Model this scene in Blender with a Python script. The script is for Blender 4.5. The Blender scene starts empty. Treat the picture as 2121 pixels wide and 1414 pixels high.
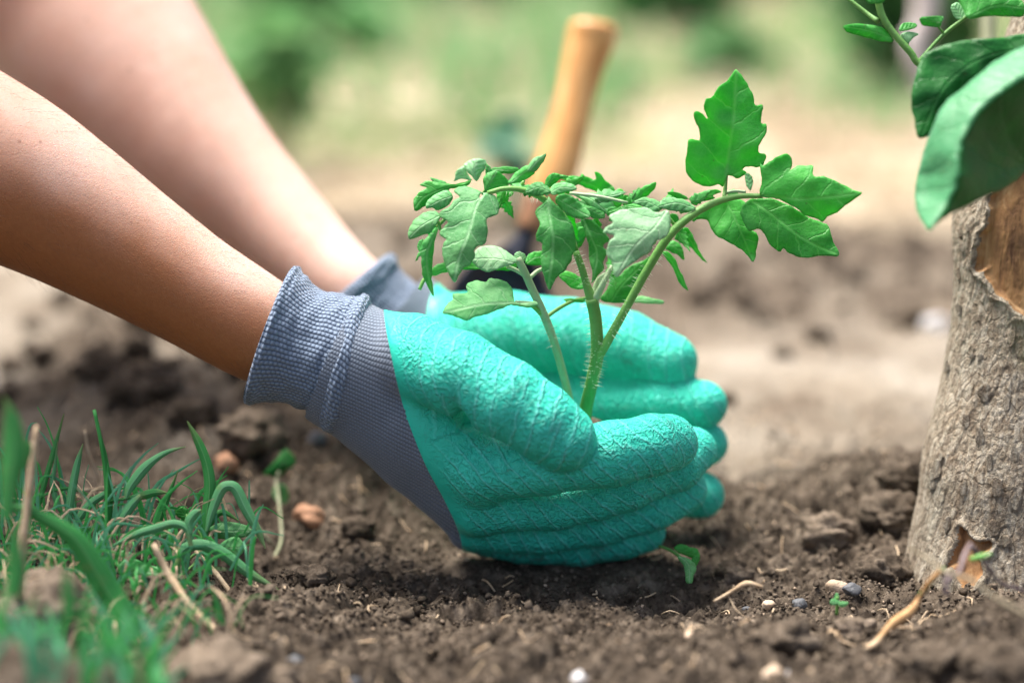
import bpy, bmesh, math, random
import numpy as np
from mathutils import Vector, Matrix
from mathutils.geometry import delaunay_2d_cdt

# ------------------------------------------------------------------ camera, world, sun, exposure
C = bpy.context.scene.collection
sc = bpy.context.scene
PITCH = math.radians(15.0)
CAM = np.array([0.0, -1.15, 0.425])
LENS = 85.0
cam_d = bpy.data.cameras.new('camera')
cam_d.lens = LENS; cam_d.sensor_width = 36.0
cam_d.clip_start = 0.02; cam_d.clip_end = 400.0
cam = bpy.data.objects.new('camera', cam_d); C.objects.link(cam)
cam.location = CAM.tolist(); cam.rotation_euler = (math.pi/2 - PITCH, 0, 0)
cam_d.dof.use_dof = True
cam_d.dof.focus_distance = 1.180
cam_d.dof.aperture_fstop = 2.2
sc.camera = cam

SUN_EL, SUN_AZ = math.radians(70.0), math.radians(-50.0)   # azimuth measured from +y towards +x
w = bpy.data.worlds.new("World"); sc.world = w; w.use_nodes = True
wn = w.node_tree; wn.nodes.clear()
sky = wn.nodes.new('ShaderNodeTexSky'); sky.sky_type = 'NISHITA'; sky.sun_disc = False
sky.sun_elevation = SUN_EL; sky.sun_rotation = SUN_AZ; sky.air_density = 0.8; sky.dust_density = 6.0; sky.ozone_density = 0.3
bg = wn.nodes.new('ShaderNodeBackground'); bg.inputs[1].default_value = 0.105
wo = wn.nodes.new('ShaderNodeOutputWorld')
wn.links.new(sky.outputs[0], bg.inputs[0]); wn.links.new(bg.outputs[0], wo.inputs[0])
sd_ = bpy.data.lights.new('sun', 'SUN'); sd_.energy = 3.7; sd_.angle = math.radians(32); sd_.color = (1.0, 0.955, 0.915)
so = bpy.data.objects.new('sun', sd_); C.objects.link(so)
sdir = Vector((math.cos(SUN_EL)*math.sin(SUN_AZ), math.cos(SUN_EL)*math.cos(SUN_AZ), math.sin(SUN_EL)))
so.rotation_euler = sdir.to_track_quat('Z', 'Y').to_euler()
so.location = (sdir*5).to_tuple()
sc.view_settings.view_transform = 'Standard'; sc.view_settings.look = 'None'
sc.view_settings.exposure = 1.25; sc.view_settings.gamma = 1.0
sc.view_settings.use_curve_mapping = False
sc.render.engine = 'CYCLES'
sc.cycles.use_denoising = True
sc.cycles.max_bounces = 6

rng = np.random.default_rng(7)
random.seed(7)
# ------------------------------------------------------------------ helpers: pixels of the 2121x1414 photograph -> points
RX = np.array([1.0, 0, 0]); RU = np.array([0, math.sin(PITCH), math.cos(PITCH)]); RF = np.array([0, math.cos(PITCH), -math.sin(PITCH)])
K = 36.0/LENS/2121.0
def P(px, py, d):
    return CAM + RX*((px-1060.5)*K*d) + RU*(-(py-707.0)*K*d) + RF*d
def PA(px, py, d):
    px, py, d = np.broadcast_arrays(np.asarray(px, float), np.asarray(py, float), np.asarray(d, float))
    return CAM + ((px-1060.5)*K*d)[..., None]*RX - ((py-707.0)*K*d)[..., None]*RU + d[..., None]*RF
def toPix(p):
    q = p - CAM
    d = q@RF
    return 1060.5 + (q@RX)/(K*d), 707.0 - (q@RU)/(K*d), d

# ------------------------------------------------------------------ noise
_pm = np.random.default_rng(3).permutation(256); _pm = np.concatenate([_pm, _pm, _pm])
_gr = np.random.default_rng(4).normal(size=(256, 3)); _gr /= np.linalg.norm(_gr, axis=1)[:, None]
def noise3(p):
    p = np.asarray(p, float); i = np.floor(p).astype(np.int64); f = p - i
    i &= 255; u = f*f*f*(f*(f*6-15)+10)
    out = 0
    for dx in (0, 1):
        wx = u[..., 0] if dx else 1-u[..., 0]
        for dy in (0, 1):
            wy = u[..., 1] if dy else 1-u[..., 1]
            for dz in (0, 1):
                wz = u[..., 2] if dz else 1-u[..., 2]
                h = _pm[_pm[_pm[i[..., 0]+dx]+i[..., 1]+dy]+i[..., 2]+dz]
                g = _gr[h & 255]
                out = out + wx*wy*wz*(g[..., 0]*(f[..., 0]-dx)+g[..., 1]*(f[..., 1]-dy)+g[..., 2]*(f[..., 2]-dz))
    return out*1.5
def noise2(x, y, z=0.0):
    return noise3(np.stack([x, y, np.full_like(x, z)], -1))
def worley2(x, y, seed=0):
    """distance to nearest and second nearest feature point"""
    ix = np.floor(x).astype(np.int64); iy = np.floor(y).astype(np.int64)
    d1 = np.full(x.shape, 9.0); d2 = np.full(x.shape, 9.0); idm = np.zeros(x.shape)
    for a in (-1, 0, 1):
        for b in (-1, 0, 1):
            cx = (ix+a) & 255; cy = (iy+b) & 255
            h = _pm[_pm[cx+seed]+cy]; h2 = _pm[h+17]
            fx = ix+a+h/255.0; fy = iy+b+h2/255.0
            d = np.hypot(x-fx, y-fy)
            m = d < d1
            d2 = np.where(m, d1, np.minimum(d2, d)); idm = np.where(m, _pm[h+5]/255.0, idm); d1 = np.where(m, d, d1)
    return d1, d2, idm
def sst(a, b, x):
    t = np.clip((x-a)/(b-a), 0, 1); return t*t*(3-2*t)

# ------------------------------------------------------------------ mesh helpers
def mesh_obj(name, verts, faces, mat=None, parent=None, smooth=True, fix=True):
    me = bpy.data.meshes.new(name)
    verts = np.asarray(verts, np.float32)
    if isinstance(faces, np.ndarray):
        n, k = faces.shape
        me.vertices.add(len(verts)); me.vertices.foreach_set('co', verts.ravel())
        me.loops.add(n*k); me.loops.foreach_set('vertex_index', faces.astype(np.int32).ravel())
        me.polygons.add(n); me.polygons.foreach_set('loop_start', np.arange(0, n*k, k, dtype=np.int32))
        me.update(calc_edges=True); me.validate()
    else:
        me.from_pydata(verts.tolist(), [], [list(map(int, f)) for f in faces]); me.update()
    if smooth: me.polygons.foreach_set('use_smooth', np.ones(len(me.polygons), bool))
    if mat: me.materials.append(mat)
    o = bpy.data.objects.new(name, me); C.objects.link(o)
    if parent is not None: o.parent = parent
    return o
def attr(o, name, vals):
    a = o.data.attributes.new(name, 'FLOAT', 'POINT'); a.data.foreach_set('value', np.asarray(vals, np.float32))
def uvset(o, uv):
    l = o.data.uv_layers.new(name='UVMap')
    vi = np.empty(len(o.data.loops), np.int32); o.data.loops.foreach_get('vertex_index', vi)
    l.data.foreach_set('uv', np.asarray(uv, np.float32)[vi].ravel())
def tag(o, label=None, cat=None, group=None, kind=None):
    if label: o['label'] = label
    if cat: o['category'] = cat
    if group: o['group'] = group
    if kind: o['kind'] = kind
    return o
def empty(name, loc=(0, 0, 0)):
    o = bpy.data.objects.new(name, None); C.objects.link(o); o.empty_display_size = 0.02
    o.location = tuple(map(float, loc))
    return o
def under(o, root):
    """parent o to root while its vertices stay in world coordinates"""
    o.parent = root; o.matrix_parent_inverse = Matrix.Translation(root.location).inverted()
    return o
def catmull(pts, n=8, closed=False):
    pts = np.asarray(pts, float); m = len(pts); out = []
    rngi = range(m if closed else m-1)
    for i in rngi:
        p0 = pts[(i-1) % m] if (closed or i > 0) else 2*pts[0]-pts[1]
        p1 = pts[i]; p2 = pts[(i+1) % m]
        p3 = pts[(i+2) % m] if (closed or i+2 < m) else 2*pts[-1]-pts[-2]
        for k in range(n):
            t = k/n
            out.append(0.5*((2*p1)+(-p0+p2)*t+(2*p0-5*p1+4*p2-p3)*t*t+(-p0+3*p1-3*p2+p3)*t**3))
    if not closed: out.append(pts[-1])
    return np.array(out)
def tube_data(pts, radii, seg=10, rough=0.0, seed=0, flat=1.0, nsub=4):
    pr = catmull(np.column_stack([pts, radii]), nsub); p = pr[:, :3]; r = np.maximum(pr[:, 3], 1e-5)
    t = np.gradient(p, axis=0); t /= np.linalg.norm(t, axis=1)[:, None]+1e-12
    ref = np.array([0, -1.0, 0.2]); ref /= np.linalg.norm(ref)
    V = []; F = []
    prev = None
    for i in range(len(p)):
        a = ref if prev is None else prev
        a = a - t[i]*(a@t[i])
        if np.linalg.norm(a) < 1e-3: a = np.array([0, 0, 1.0]) - t[i]*t[i][2]
        a /= np.linalg.norm(a); prev = a; b = np.cross(t[i], a)
        th = np.arange(seg)/seg*2*math.pi
        ring = p[i] + r[i]*(np.cos(th)[:, None]*a*flat + np.sin(th)[:, None]*b)
        if rough: 
            nn = noise3(ring*120+seed); ring = ring + (ring-p[i])*nn[:, None]*rough
        V.append(ring)
    n = len(p); V = np.concatenate(V)
    for i in range(n-1):
        for k in range(seg):
            F.append((i*seg+k, i*seg+(k+1) % seg, (i+1)*seg+(k+1) % seg, (i+1)*seg+k))
    V = np.vstack([V, p[0], p[-1]])
    for k in range(seg):
        F.append((n*seg, (k+1) % seg, k)); F.append((n*seg+1, (n-1)*seg+k, (n-1)*seg+(k+1) % seg))
    return V, F
def tube(name, pts, radii, mat, parent=None, **kw):
    V, F = tube_data(pts, radii, **kw)
    o = mesh_obj(name, V, F, mat)
    if parent is not None: under(o, parent)
    return o
def join_data(L):
    V = []; F = []; n = 0
    for v, f in L:
        V.append(v); F += [tuple(i+n for i in q) for q in f]; n += len(v)
    return np.concatenate(V), F

# ------------------------------------------------------------------ materials
class Mat:
    def __init__(s, name):
        s.m = bpy.data.materials.new(name); s.m.use_nodes = True
        s.t = s.m.node_tree; s.N = s.t.nodes; s.L = s.t.links
        s.b = s.N['Principled BSDF']; s.out = s.N['Material Output']
    def n(s, ty, **kw):
        x = s.N.new(ty)
        for k, v in kw.items():
            if k.startswith('i_'):
                key = k[2:]; key = int(key) if key.isdigit() else key.replace('_', ' ')
                s.set(x.inputs[key], v)
            else: setattr(x, k, v)
        return x
    def set(s, inp, v):
        if isinstance(v, bpy.types.NodeSocket): s.L.new(v, inp)
        elif isinstance(v, bpy.types.Node): s.L.new(v.outputs[0], inp)
        else: inp.default_value = v
    def math(s, op, a, b=0.0, c=None, clamp=False):
        x = s.N.new('ShaderNodeMath'); x.operation = op; x.use_clamp = clamp
        s.set(x.inputs[0], a); s.set(x.inputs[1], b)
        if c is not None: s.set(x.inputs[2], c)
        return x.outputs[0]
    def ramp(s, f, stops, interp='LINEAR'):
        x = s.N.new('ShaderNodeValToRGB'); cr = x.color_ramp; cr.interpolation = interp
        while len(cr.elements) < len(stops): cr.elements.new(0.5)
        for e, (p, c) in zip(cr.elements, stops):
            e.position = p; e.color = (*c, 1) if len(c) == 3 else c
        s.L.new(f, x.inputs[0]); return x.outputs[0]
    def mix(s, f, a, b, mode='MIX'):
        x = s.N.new('ShaderNodeMix'); x.data_type = 'RGBA'; x.blend_type = mode
        s.set(x.inputs[0], f)
        for i, v in ((6, a), (7, b)):
            if isinstance(v, tuple) and len(v) == 3: v = (*v, 1)
            s.set(x.inputs[i], v)
        return x.outputs[2]
    def pos(s, scale=(1, 1, 1), src='Position'):
        if src == 'Position': g = s.n('ShaderNodeNewGeometry').outputs['Position']
        else: g = s.n('ShaderNodeTexCoord').outputs[src]
        mp = s.n('ShaderNodeMapping'); s.L.new(g, mp.inputs[0]); mp.inputs['Scale'].default_value = scale
        return mp.outputs[0]
    def noise(s, vec, scale, detail=4, rough=0.55, dist=0.0):
        x = s.n('ShaderNodeTexNoise'); s.L.new(vec, x.inputs['Vector'])
        x.inputs['Scale'].default_value = scale; x.inputs['Detail'].default_value = detail
        x.inputs['Roughness'].default_value = rough; x.inputs['Distortion'].default_value = dist
        return x.outputs[0]
    def vor(s, vec, scale, feature='F1', out='Distance'):
        x = s.n('ShaderNodeTexVoronoi'); x.feature = feature; s.L.new(vec, x.inputs['Vector']); x.inputs['Scale'].default_value = scale
        return x.outputs[out]
    def bump(s, h, dist, strength=1.0, normal=None):
        x = s.n('ShaderNodeBump'); x.inputs['Distance'].default_value = dist; x.inputs['Strength'].default_value = strength
        s.L.new(h, x.inputs['Height'])
        if normal is not None: s.L.new(normal, x.inputs['Normal'])
        s.L.new(x.outputs[0], s.b.inputs['Normal']); return x.outputs[0]
    def attr(s, name, out='Fac'):
        x = s.n('ShaderNodeAttribute'); x.attribute_name = name; return x.outputs[out]
    def col(s, c): s.set(s.b.inputs['Base Color'], (*c, 1) if isinstance(c, tuple) else c)
    def rough(s, r): s.set(s.b.inputs['Roughness'], r)

# soil ------------------------------------------------
def soil_mat(name, far=False):
    M = Mat(name); p = M.pos()
    big = M.noise(p, 22, 5); mid = M.noise(p, 90, 5, .6); fine = M.noise(p, 520, 4, .7)
    dark = M.ramp(mid, [(.28, (.034, .027, .019)), (.5, (.094, .074, .054)), (.72, (.21, .172, .13))])
    spk = M.ramp(fine, [(.30, (.55, .5, .46)), (.55, (1, 1, 1)), (.78, (1.75, 1.65, 1.5))])
    near = M.mix(1.0, dark, spk, 'MULTIPLY')
    if not far:
        M.col(near)
    else:
        dry = M.ramp(M.noise(p, 14, 5, .6), [(.3, (.13, .10, .072)), (.46, (.25, .215, .165)), (.68, (.35, .32, .265))])
        dry = M.mix(.6, dry, M.mix(1.0, dry, spk, 'MULTIPLY'))
        straw = M.ramp(M.noise(p, 5.0, 6, .62), [(.30, (.13, .095, .055)), (.42, (.32, .255, .16)), (.55, (.47, .40, .28)), (.70, (.62, .55, .43))])
        green = M.ramp(M.noise(p, 2.6, 5, .6), [(.38, (.03, .10, .02)), (.50, (.10, .20, .045)), (.64, (.30, .30, .13))])
        farc = M.ramp(M.noise(p, 1.7, 5, .6), [(.35, (.035, .05, .03)), (.5, (.10, .085, .055)), (.65, (.22, .19, .13))])
        m_dry = M.attr('dry'); m_straw = M.attr('straw'); m_green = M.attr('green'); m_far = M.attr('farz')
        c = M.mix(m_dry, near, dry); c = M.mix(m_straw, c, straw); c = M.mix(m_green, c, green); c = M.mix(m_far, c, farc)
        M.col(c)
    M.rough(.95); M.set(M.b.inputs['Specular IOR Level'], .15)
    h = M.math('ADD', M.math('MULTIPLY', fine, .5), M.math('MULTIPLY', M.noise(p, 1300, 3, .7), .25))
    M.bump(h, .0016, 1.0)
    return M.m
MS_GROUND = soil_mat('soil_ground', True)
MS_SOIL = soil_mat('soil_crumb')
def simple(name, c1, c2, scale=60, rough=.6, bump=.0004, bscale=300, trans=0.0, sub=0.0, spec=.4):
    M = Mat(name); p = M.pos()
    col = M.ramp(M.noise(p, scale, 5, .6), [(.32, c1), (.68, c2)])
    oi = M.n('ShaderNodeObjectInfo').outputs['Random']
    hs = M.n('ShaderNodeHueSaturation'); M.L.new(col, hs.inputs['Color'])
    M.L.new(M.math('MULTIPLY_ADD', oi, .35, .82), hs.inputs['Value'])
    M.col(hs.outputs[0]); M.rough(rough); M.set(M.b.inputs['Specular IOR Level'], spec)
    M.bump(M.noise(p, bscale, 4, .6), bump)
    if trans:
        tr = M.n('ShaderNodeBsdfTranslucent'); M.L.new(hs.outputs[0], tr.inputs[0])
        ms = M.n('ShaderNodeMixShader', i_0=trans); M.L.new(M.b.outputs[0], ms.inputs[1]); M.L.new(tr.outputs[0], ms.inputs[2])
        M.L.new(ms.outputs[0], M.out.inputs[0])
    if sub:
        M.set(M.b.inputs['Subsurface Weight'], sub); M.set(M.b.inputs['Subsurface Radius'], (.01, .005, .003)); M.b.inputs['Subsurface Scale'].default_value = .3
    return M.m
M_GRASS = simple('grass_blade', (.03, .28, .05), (.08, .42, .10), 50, .45, .0002, 900, .35)
M_GRASS_B = simple('bluish_grass_blade', (.08, .36, .17), (.15, .48, .26), 60, .45, .0002, 900, .3)
M_GRASS_FAR = simple('far_weed_leaf', (.12, .32, .11), (.26, .48, .20), 30, .6, .0002, 500, .35)
M_DRYST = simple('dry_stalk', (.40, .27, .15), (.62, .49, .33), 120, .75, .0006, 700)
M_PALEST = simple('pale_stalk', (.36, .40, .22), (.52, .52, .34), 120, .7, .0005, 700)
M_STRAW = simple('straw', (.36, .28, .18), (.60, .50, .37), 40, .7, .0003, 500)
M_STEM = simple('tomato_stem', (.13, .36, .07), (.22, .46, .12), 90, .45, .00035, 900, .12)
M_STEMP = simple('pale_tomato_stem', (.34, .50, .26), (.46, .60, .36), 90, .5, .00035, 900, .12)
M_HAIR = simple('stem_hair', (.6, .75, .5), (.8, .9, .7), 50, .5, .0001)
M_STONE = simple('pale_stone', (.42, .30, .19), (.66, .52, .38), 120, .75, .001, 500)
M_STONEW = simple('white_stone', (.40, .39, .38), (.62, .61, .60), 150, .5, .0006, 500)
M_STONEB = simple('blue_grey_stone', (.07, .073, .078), (.14, .146, .152), 100, .55, .0006, 500)
M_STONEO = simple('reddish_stone', (.38, .19, .10), (.52, .30, .18), 100, .75, .001, 500)
M_CLODP = simple('dry_clod', (.11, .085, .06), (.27, .215, .16), 120, .95, .0016, 700, spec=.1)

def blade_mat(name, c1, c2, rib):
    M = Mat(name); p = M.pos(); a = M.attr('across'); l = M.attr('along')
    cv = M.n('ShaderNodeCombineXYZ'); M.L.new(M.math('MULTIPLY', a, 9.0), cv.inputs[0]); M.L.new(M.math('MULTIPLY', l, 1.2), cv.inputs[1])
    st = M.noise(cv.outputs[0], 1.3, 3, .6)
    c = M.ramp(st, [(.3, c1), (.7, c2)])
    c = M.mix(M.math('MULTIPLY', M.math('SUBTRACT', 1.0, M.math('MULTIPLY', M.math('ABSOLUTE', a), 7.0), clamp=True), .7), c, rib)
    c = M.mix(M.math('MULTIPLY', M.math('SUBTRACT', l, .80), 3.0, clamp=True), c, (.34, .33, .12))
    c = M.mix(M.math('MULTIPLY', M.math('SUBTRACT', M.noise(p, 130, 3), .58), 4.0, clamp=True), c, (.20, .34, .10))
    M.col(c); M.rough(.42)
    M.bump(M.math('ADD', st, M.math('MULTIPLY', M.noise(p, 700, 2), .4)), .0003, 1.0)
    tr = M.n('ShaderNodeBsdfTranslucent'); M.L.new(c, tr.inputs[0])
    ms = M.n('ShaderNodeMixShader', i_0=.35); M.L.new(M.b.outputs[0], ms.inputs[1]); M.L.new(tr.outputs[0], ms.inputs[2]); M.L.new(ms.outputs[0], M.out.inputs[0])
    return M.m
BLADE = blade_mat('veined_grass_blade', (.03, .27, .05), (.09, .44, .11), (.22, .55, .20))
BLADEB = blade_mat('veined_bluish_blade', (.08, .35, .12), (.18, .51, .23), (.30, .60, .36))
def leaf_mat(name, c_lo, c_hi, vein, trans=.35, rough=.42, sheen=0.0):
    M = Mat(name)
    uv = M.n('ShaderNodeUVMap'); uv.uv_map = 'UVMap'
    sp = M.n('ShaderNodeSeparateXYZ'); M.L.new(uv.outputs[0], sp.inputs[0]); U, V = sp.outputs[0], sp.outputs[1]
    p = M.pos(); wob = M.noise(p, 110, 3)
    wv = M.math('MULTIPLY', M.math('SUBTRACT', wob, .5), .55)
    aV = M.math('ABSOLUTE', V)
    side = M.math('MULTIPLY', M.math('SIGN', V), .23)
    q = M.math('ADD', M.math('ADD', M.math('SUBTRACT', U, M.math('MULTIPLY', aV, .75)), wv), side)
    fr = M.math('FRACT', q)
    dl = M.math('ABSOLUTE', M.math('SUBTRACT', fr, .5))            # 0 on a vein
    wl = M.math('MULTIPLY_ADD', aV, -.018, .062)
    lat = M.math('SUBTRACT', 1.0, M.math('DIVIDE', dl, M.math('MAXIMUM', wl, .02)), clamp=True)
    mid = M.math('SUBTRACT', 1.0, M.math('DIVIDE', aV, .10), clamp=True)
    ve = M.math('MAXIMUM', M.math('MULTIPLY', lat, .9), mid)
    net = M.vor(p, 420, 'DISTANCE_TO_EDGE')
    netl = M.math('SUBTRACT', 1.0, M.math('MULTIPLY', net, 9.0), clamp=True)
    base = M.ramp(M.noise(p, 70, 5, .6), [(.3, c_lo), (.7, c_hi)])
    oi = M.n('ShaderNodeObjectInfo').outputs['Random']
    hs = M.n('ShaderNodeHueSaturation'); M.L.new(base, hs.inputs['Color']); M.L.new(M.math('MULTIPLY_ADD', oi, .4, .82), hs.inputs['Value'])
    c = M.mix(M.math('MULTIPLY', netl, .16), hs.outputs[0], vein)
    c = M.mix(M.math('MULTIPLY', ve, .75), c, vein)
    spot = M.math('MULTIPLY', M.math('SUBTRACT', .10, M.vor(p, 130)), 14.0, clamp=True)
    c = M.mix(M.math('MULTIPLY', spot, .5), c, (.16, .20, .07))
    M.col(c); M.rough(rough); M.set(M.b.inputs['Specular IOR Level'], .45)
    if sheen: M.set(M.b.inputs['Sheen Weight'], sheen); M.b.inputs['Sheen Roughness'].default_value = .4
    quilt = M.math('MULTIPLY', M.math('COSINE', M.math('MULTIPLY', fr, 6.283)), -1.0)   # high between veins? fr=.5 is vein
    h = M.math('ADD', M.math('MULTIPLY', quilt, -.16), M.math('MULTIPLY', netl, -.12))
    h = M.math('SUBTRACT', h, M.math('MULTIPLY', ve, .6))
    h = M.math('ADD', h, M.math('MULTIPLY', M.noise(p, 260, 3), 1.3))
    M.bump(h, .00055, .8)
    tr = M.n('ShaderNodeBsdfTranslucent'); tc = M.mix(1.0, c, (.75, 1.0, .35), 'MULTIPLY'); M.L.new(tc, tr.inputs[0])
    ms = M.n('ShaderNodeMixShader', i_0=trans); M.L.new(M.b.outputs[0], ms.inputs[1]); M.L.new(tr.outputs[0], ms.inputs[2])
    M.L.new(ms.outputs[0], M.out.inputs[0])
    return M.m
LEAF = leaf_mat('tomato_leaf', (.07, .42, .09), (.14, .56, .14), (.32, .68, .30), .48, .5)
LEAFG = leaf_mat('vivid_tomato_leaf', (.07, .47, .08), (.15, .62, .13), (.28, .72, .24), .55)
LEAFP = leaf_mat('downy_pale_leaf', (.26, .62, .28), (.44, .76, .42), (.62, .86, .56), .3, .6)
LEAFM = leaf_mat('downy_leaf', (.12, .47, .15), (.23, .61, .22), (.44, .74, .42), .38, .55)
LEAFB = leaf_mat('broad_leaf', (.005, .10, .012), (.012, .17, .02), (.03, .23, .04), .3, .45)
LEAFB2 = leaf_mat('broad_leaf_lit_underside', (.028, .18, .06), (.055, .25, .10), (.09, .33, .13), .12, .45, .2)  # paler half of the folded leaf, its lit look painted into the colour

# rubber coating --------------------------------------
def rubber():
    M = Mat('teal_rubber_coating'); p = M.pos()
    t = M.attr('ridge_t'); wgt = M.attr('wrinkle')
    wob = M.noise(p, 70, 2); wob2 = M.noise(p, 26, 2)
    q = M.math('ADD', M.math('MULTIPLY', t, 1/.0088), M.math('MULTIPLY', wob, .55))
    fr = M.math('ABSOLUTE', M.math('SUBTRACT', M.math('FRACT', q), .5))
    rid = M.math('SUBTRACT', 1.0, M.math('DIVIDE', fr, .12), clamp=True)
    rid = M.math('SMOOTH_MIN', M.math('MULTIPLY', rid, 1.3), 1.0, .3)
    vis = M.math('MULTIPLY', M.math('SUBTRACT', wob2, .30), 9.0, clamp=True)
    rid = M.math('MULTIPLY', M.math('MULTIPLY', rid, vis), wgt)
    # crinkle: warped ridged noise
    wn_ = M.n('ShaderNodeTexNoise'); M.L.new(p, wn_.inputs['Vector']); wn_.inputs['Scale'].default_value = 150; wn_.inputs['Detail'].default_value = 2
    vm = M.n('ShaderNodeVectorMath', operation='SCALE'); M.L.new(wn_.outputs['Color'], vm.inputs[0]); vm.inputs['Scale'].default_value = .006
    va = M.n('ShaderNodeVectorMath', operation='ADD'); M.L.new(p, va.inputs[0]); M.L.new(vm.outputs[0], va.inputs[1])
    n1 = M.noise(va.outputs[0], 260, 2, .5); r1 = M.math('SUBTRACT', 1.0, M.math('MULTIPLY', M.math('ABSOLUTE', M.math('SUBTRACT', n1, .5)), 9.0), clamp=True)
    n2 = M.noise(va.outputs[0], 480, 2, .5); r2 = M.math('SUBTRACT', 1.0, M.math('MULTIPLY', M.math('ABSOLUTE', M.math('SUBTRACT', n2, .5)), 7.0), clamp=True)
    cr = M.math('ADD', M.math('MULTIPLY', r1, .75), M.math('MULTIPLY', r2, .35))
    cr = M.math('MULTIPLY', cr, M.math('MULTIPLY_ADD', wgt, .92, .08))
    c = M.ramp(M.noise(p, 60, 4), [(.3, (.018, .58, .405)), (.7, (.035, .67, .48))])
    c = M.mix(M.math('MULTIPLY', rid, .5), c, (.18, .82, .71))
    c = M.mix(M.math('MULTIPLY', cr, .22), c, (.12, .78, .66))
    dirt = M.math('MULTIPLY', M.math('SUBTRACT', M.noise(p, 300, 5, .7), .66), 6.0, clamp=True)
    c = M.mix(M.math('MULTIPLY', dirt, .5), c, (.02, .20, .15))
    sz = M.n('ShaderNodeSeparateXYZ'); M.L.new(p, sz.inputs[0]); low = M.math('MULTIPLY', M.math('SUBTRACT', .020, sz.outputs[2]), 40.0, clamp=True)
    sm_ = M.math('MULTIPLY', M.math('SUBTRACT', M.math('ADD', M.noise(p, 75, 6, .75), M.math('MULTIPLY', low, .16)), .60), 8.0, clamp=True)
    c = M.mix(M.math('MULTIPLY', sm_, .55), c, (.09, .075, .05))
    M.col(c); M.rough(M.math('MULTIPLY_ADD', wgt, .14, .42)); M.set(M.b.inputs['Specular IOR Level'], .4)
    M.set(M.b.inputs['Subsurface Weight'], .0)
    h = M.math('ADD', M.math('MULTIPLY', rid, .5), M.math('MULTIPLY', cr, .62))
    M.bump(h, .00135, 1.0)
    return M.m
RUBBER = rubber()
def knit(name, c_lo, c_hi, pa, pb, bump=.0007):
    """u = metres along, v = metres around"""
    M = Mat(name); uv = M.n('ShaderNodeUVMap'); uv.uv_map = 'UVMap'
    sp = M.n('ShaderNodeSeparateXYZ'); M.L.new(uv.outputs[0], sp.inputs[0]); A, B = sp.outputs[0], sp.outputs[1]
    p = M.pos(); wob = M.math('MULTIPLY', M.math('SUBTRACT', M.noise(p, 60, 2), .5), .2)
    a = M.math('ADD', M.math('DIVIDE', A, pa), wob); b = M.math('ADD', M.math('DIVIDE', B, pb), wob)
    row = M.math('ABSOLUTE', M.math('SINE', M.math('MULTIPLY', b, math.pi)))
    sh = M.math('MULTIPLY', M.math('MODULO', M.math('FLOOR', b), 2.0), .5)
    st = M.math('ABSOLUTE', M.math('SINE', M.math('MULTIPLY', M.math('ADD', a, sh), math.pi)))
    h = M.math('MULTIPLY', M.math('POWER', row, .6), M.math('MULTIPLY_ADD', M.math('POWER', st, .7), .6, .4))
    cc = M.mix(M.math('POWER', h, .9), c_lo, c_hi)
    cc = M.mix(M.math('MULTIPLY', M.noise(p, 900, 2), .35), cc, c_lo)
    M.col(cc); M.rough(.85); M.set(M.b.inputs['Specular IOR Level'], .2)
    M.set(M.b.inputs['Sheen Weight'], .25)
    hh = M.math('ADD', h, M.math('MULTIPLY', M.noise(p, 1600, 2), .3))
    M.bump(hh, bump, 1.0)
    return M.m
KNIT_C = knit('cuff_knit', (.045, .075, .13), (.30, .385, .50), .0021, .0023, .0008)
KNIT_B = knit('back_knit', (.07, .092, .125), (.24, .29, .36), .0015, .0019, .0005)

def skin():
    M = Mat('skin'); p = M.pos()
    c = M.ramp(M.noise(p, 16, 4, .6), [(.32, (.64, .39, .29)), (.52, (.70, .46, .36)), (.7, (.74, .52, .43))])
    blo = M.noise(p, 45, 3, .6); c = M.mix(M.math('MULTIPLY', M.math('SUBTRACT', blo, .52), .8, clamp=True), c, (.66, .30, .22))
    fine = M.noise(p, 500, 4, .7)
    c = M.mix(M.math('MULTIPLY', M.math('SUBTRACT', fine, .45), .8, clamp=True), c, (.42, .19, .11))
    c = M.mix(M.attr('tan'), c, M.mix(fine, (.31, .105, .032), (.44, .175, .062)))  # orange-brown shade of the near forearm, painted into the colour
    fk = M.vor(p, 75); fs = M.math('MULTIPLY', M.math('SUBTRACT', .085, fk), 30.0, clamp=True)
    c = M.mix(M.math('MULTIPLY', fs, .55), c, (.22, .09, .05))
    M.col(c); M.rough(.5); M.set(M.b.inputs['Specular IOR Level'], .4)
    M.set(M.b.inputs['Subsurface Weight'], .25); M.set(M.b.inputs['Subsurface Radius'], (1.0, .4, .2)); M.b.inputs['Subsurface Scale'].default_value = .004
    cr = M.vor(p, 900, 'DISTANCE_TO_EDGE')
    h = M.math('ADD', M.math('MULTIPLY', fine, .6), M.math('MULTIPLY', cr, .5))
    M.bump(h, .0004, .8)
    return M.m
SKIN = skin()
SHIRT = simple('grey_shirt', (.20, .21, .23), (.26, .27, .30), 40, .9, .0005, 800)

def wood():
    M = Mat('varnished_orange_wood'); p = M.pos((1, 1, 1), 'Object')
    mp = M.n('ShaderNodeMapping'); M.L.new(M.n('ShaderNodeTexCoord').outputs['UV'], mp.inputs[0]); mp.inputs['Scale'].default_value = (1, 1, 1)
    mp.inputs['Scale'].default_value = (3, .5, 1)
    n = M.noise(mp.outputs[0], 4, 4, .6, .8)
    c = M.ramp(n, [(.3, (.52, .22, .055)), (.5, (.70, .36, .12)), (.7, (.80, .47, .20))])
    M.col(c); M.rough(.35)
    M.bump(n, .0004, .5)
    return M.m
WOOD = wood()
METAL = simple('blue_black_enamelled_steel', (.010, .014, .03), (.02, .026, .045), 40, .4, .0003, 300)
FERR = simple('worn_ferrule', (.16, .08, .05), (.30, .15, .07), 80, .5, .0004, 300)

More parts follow.
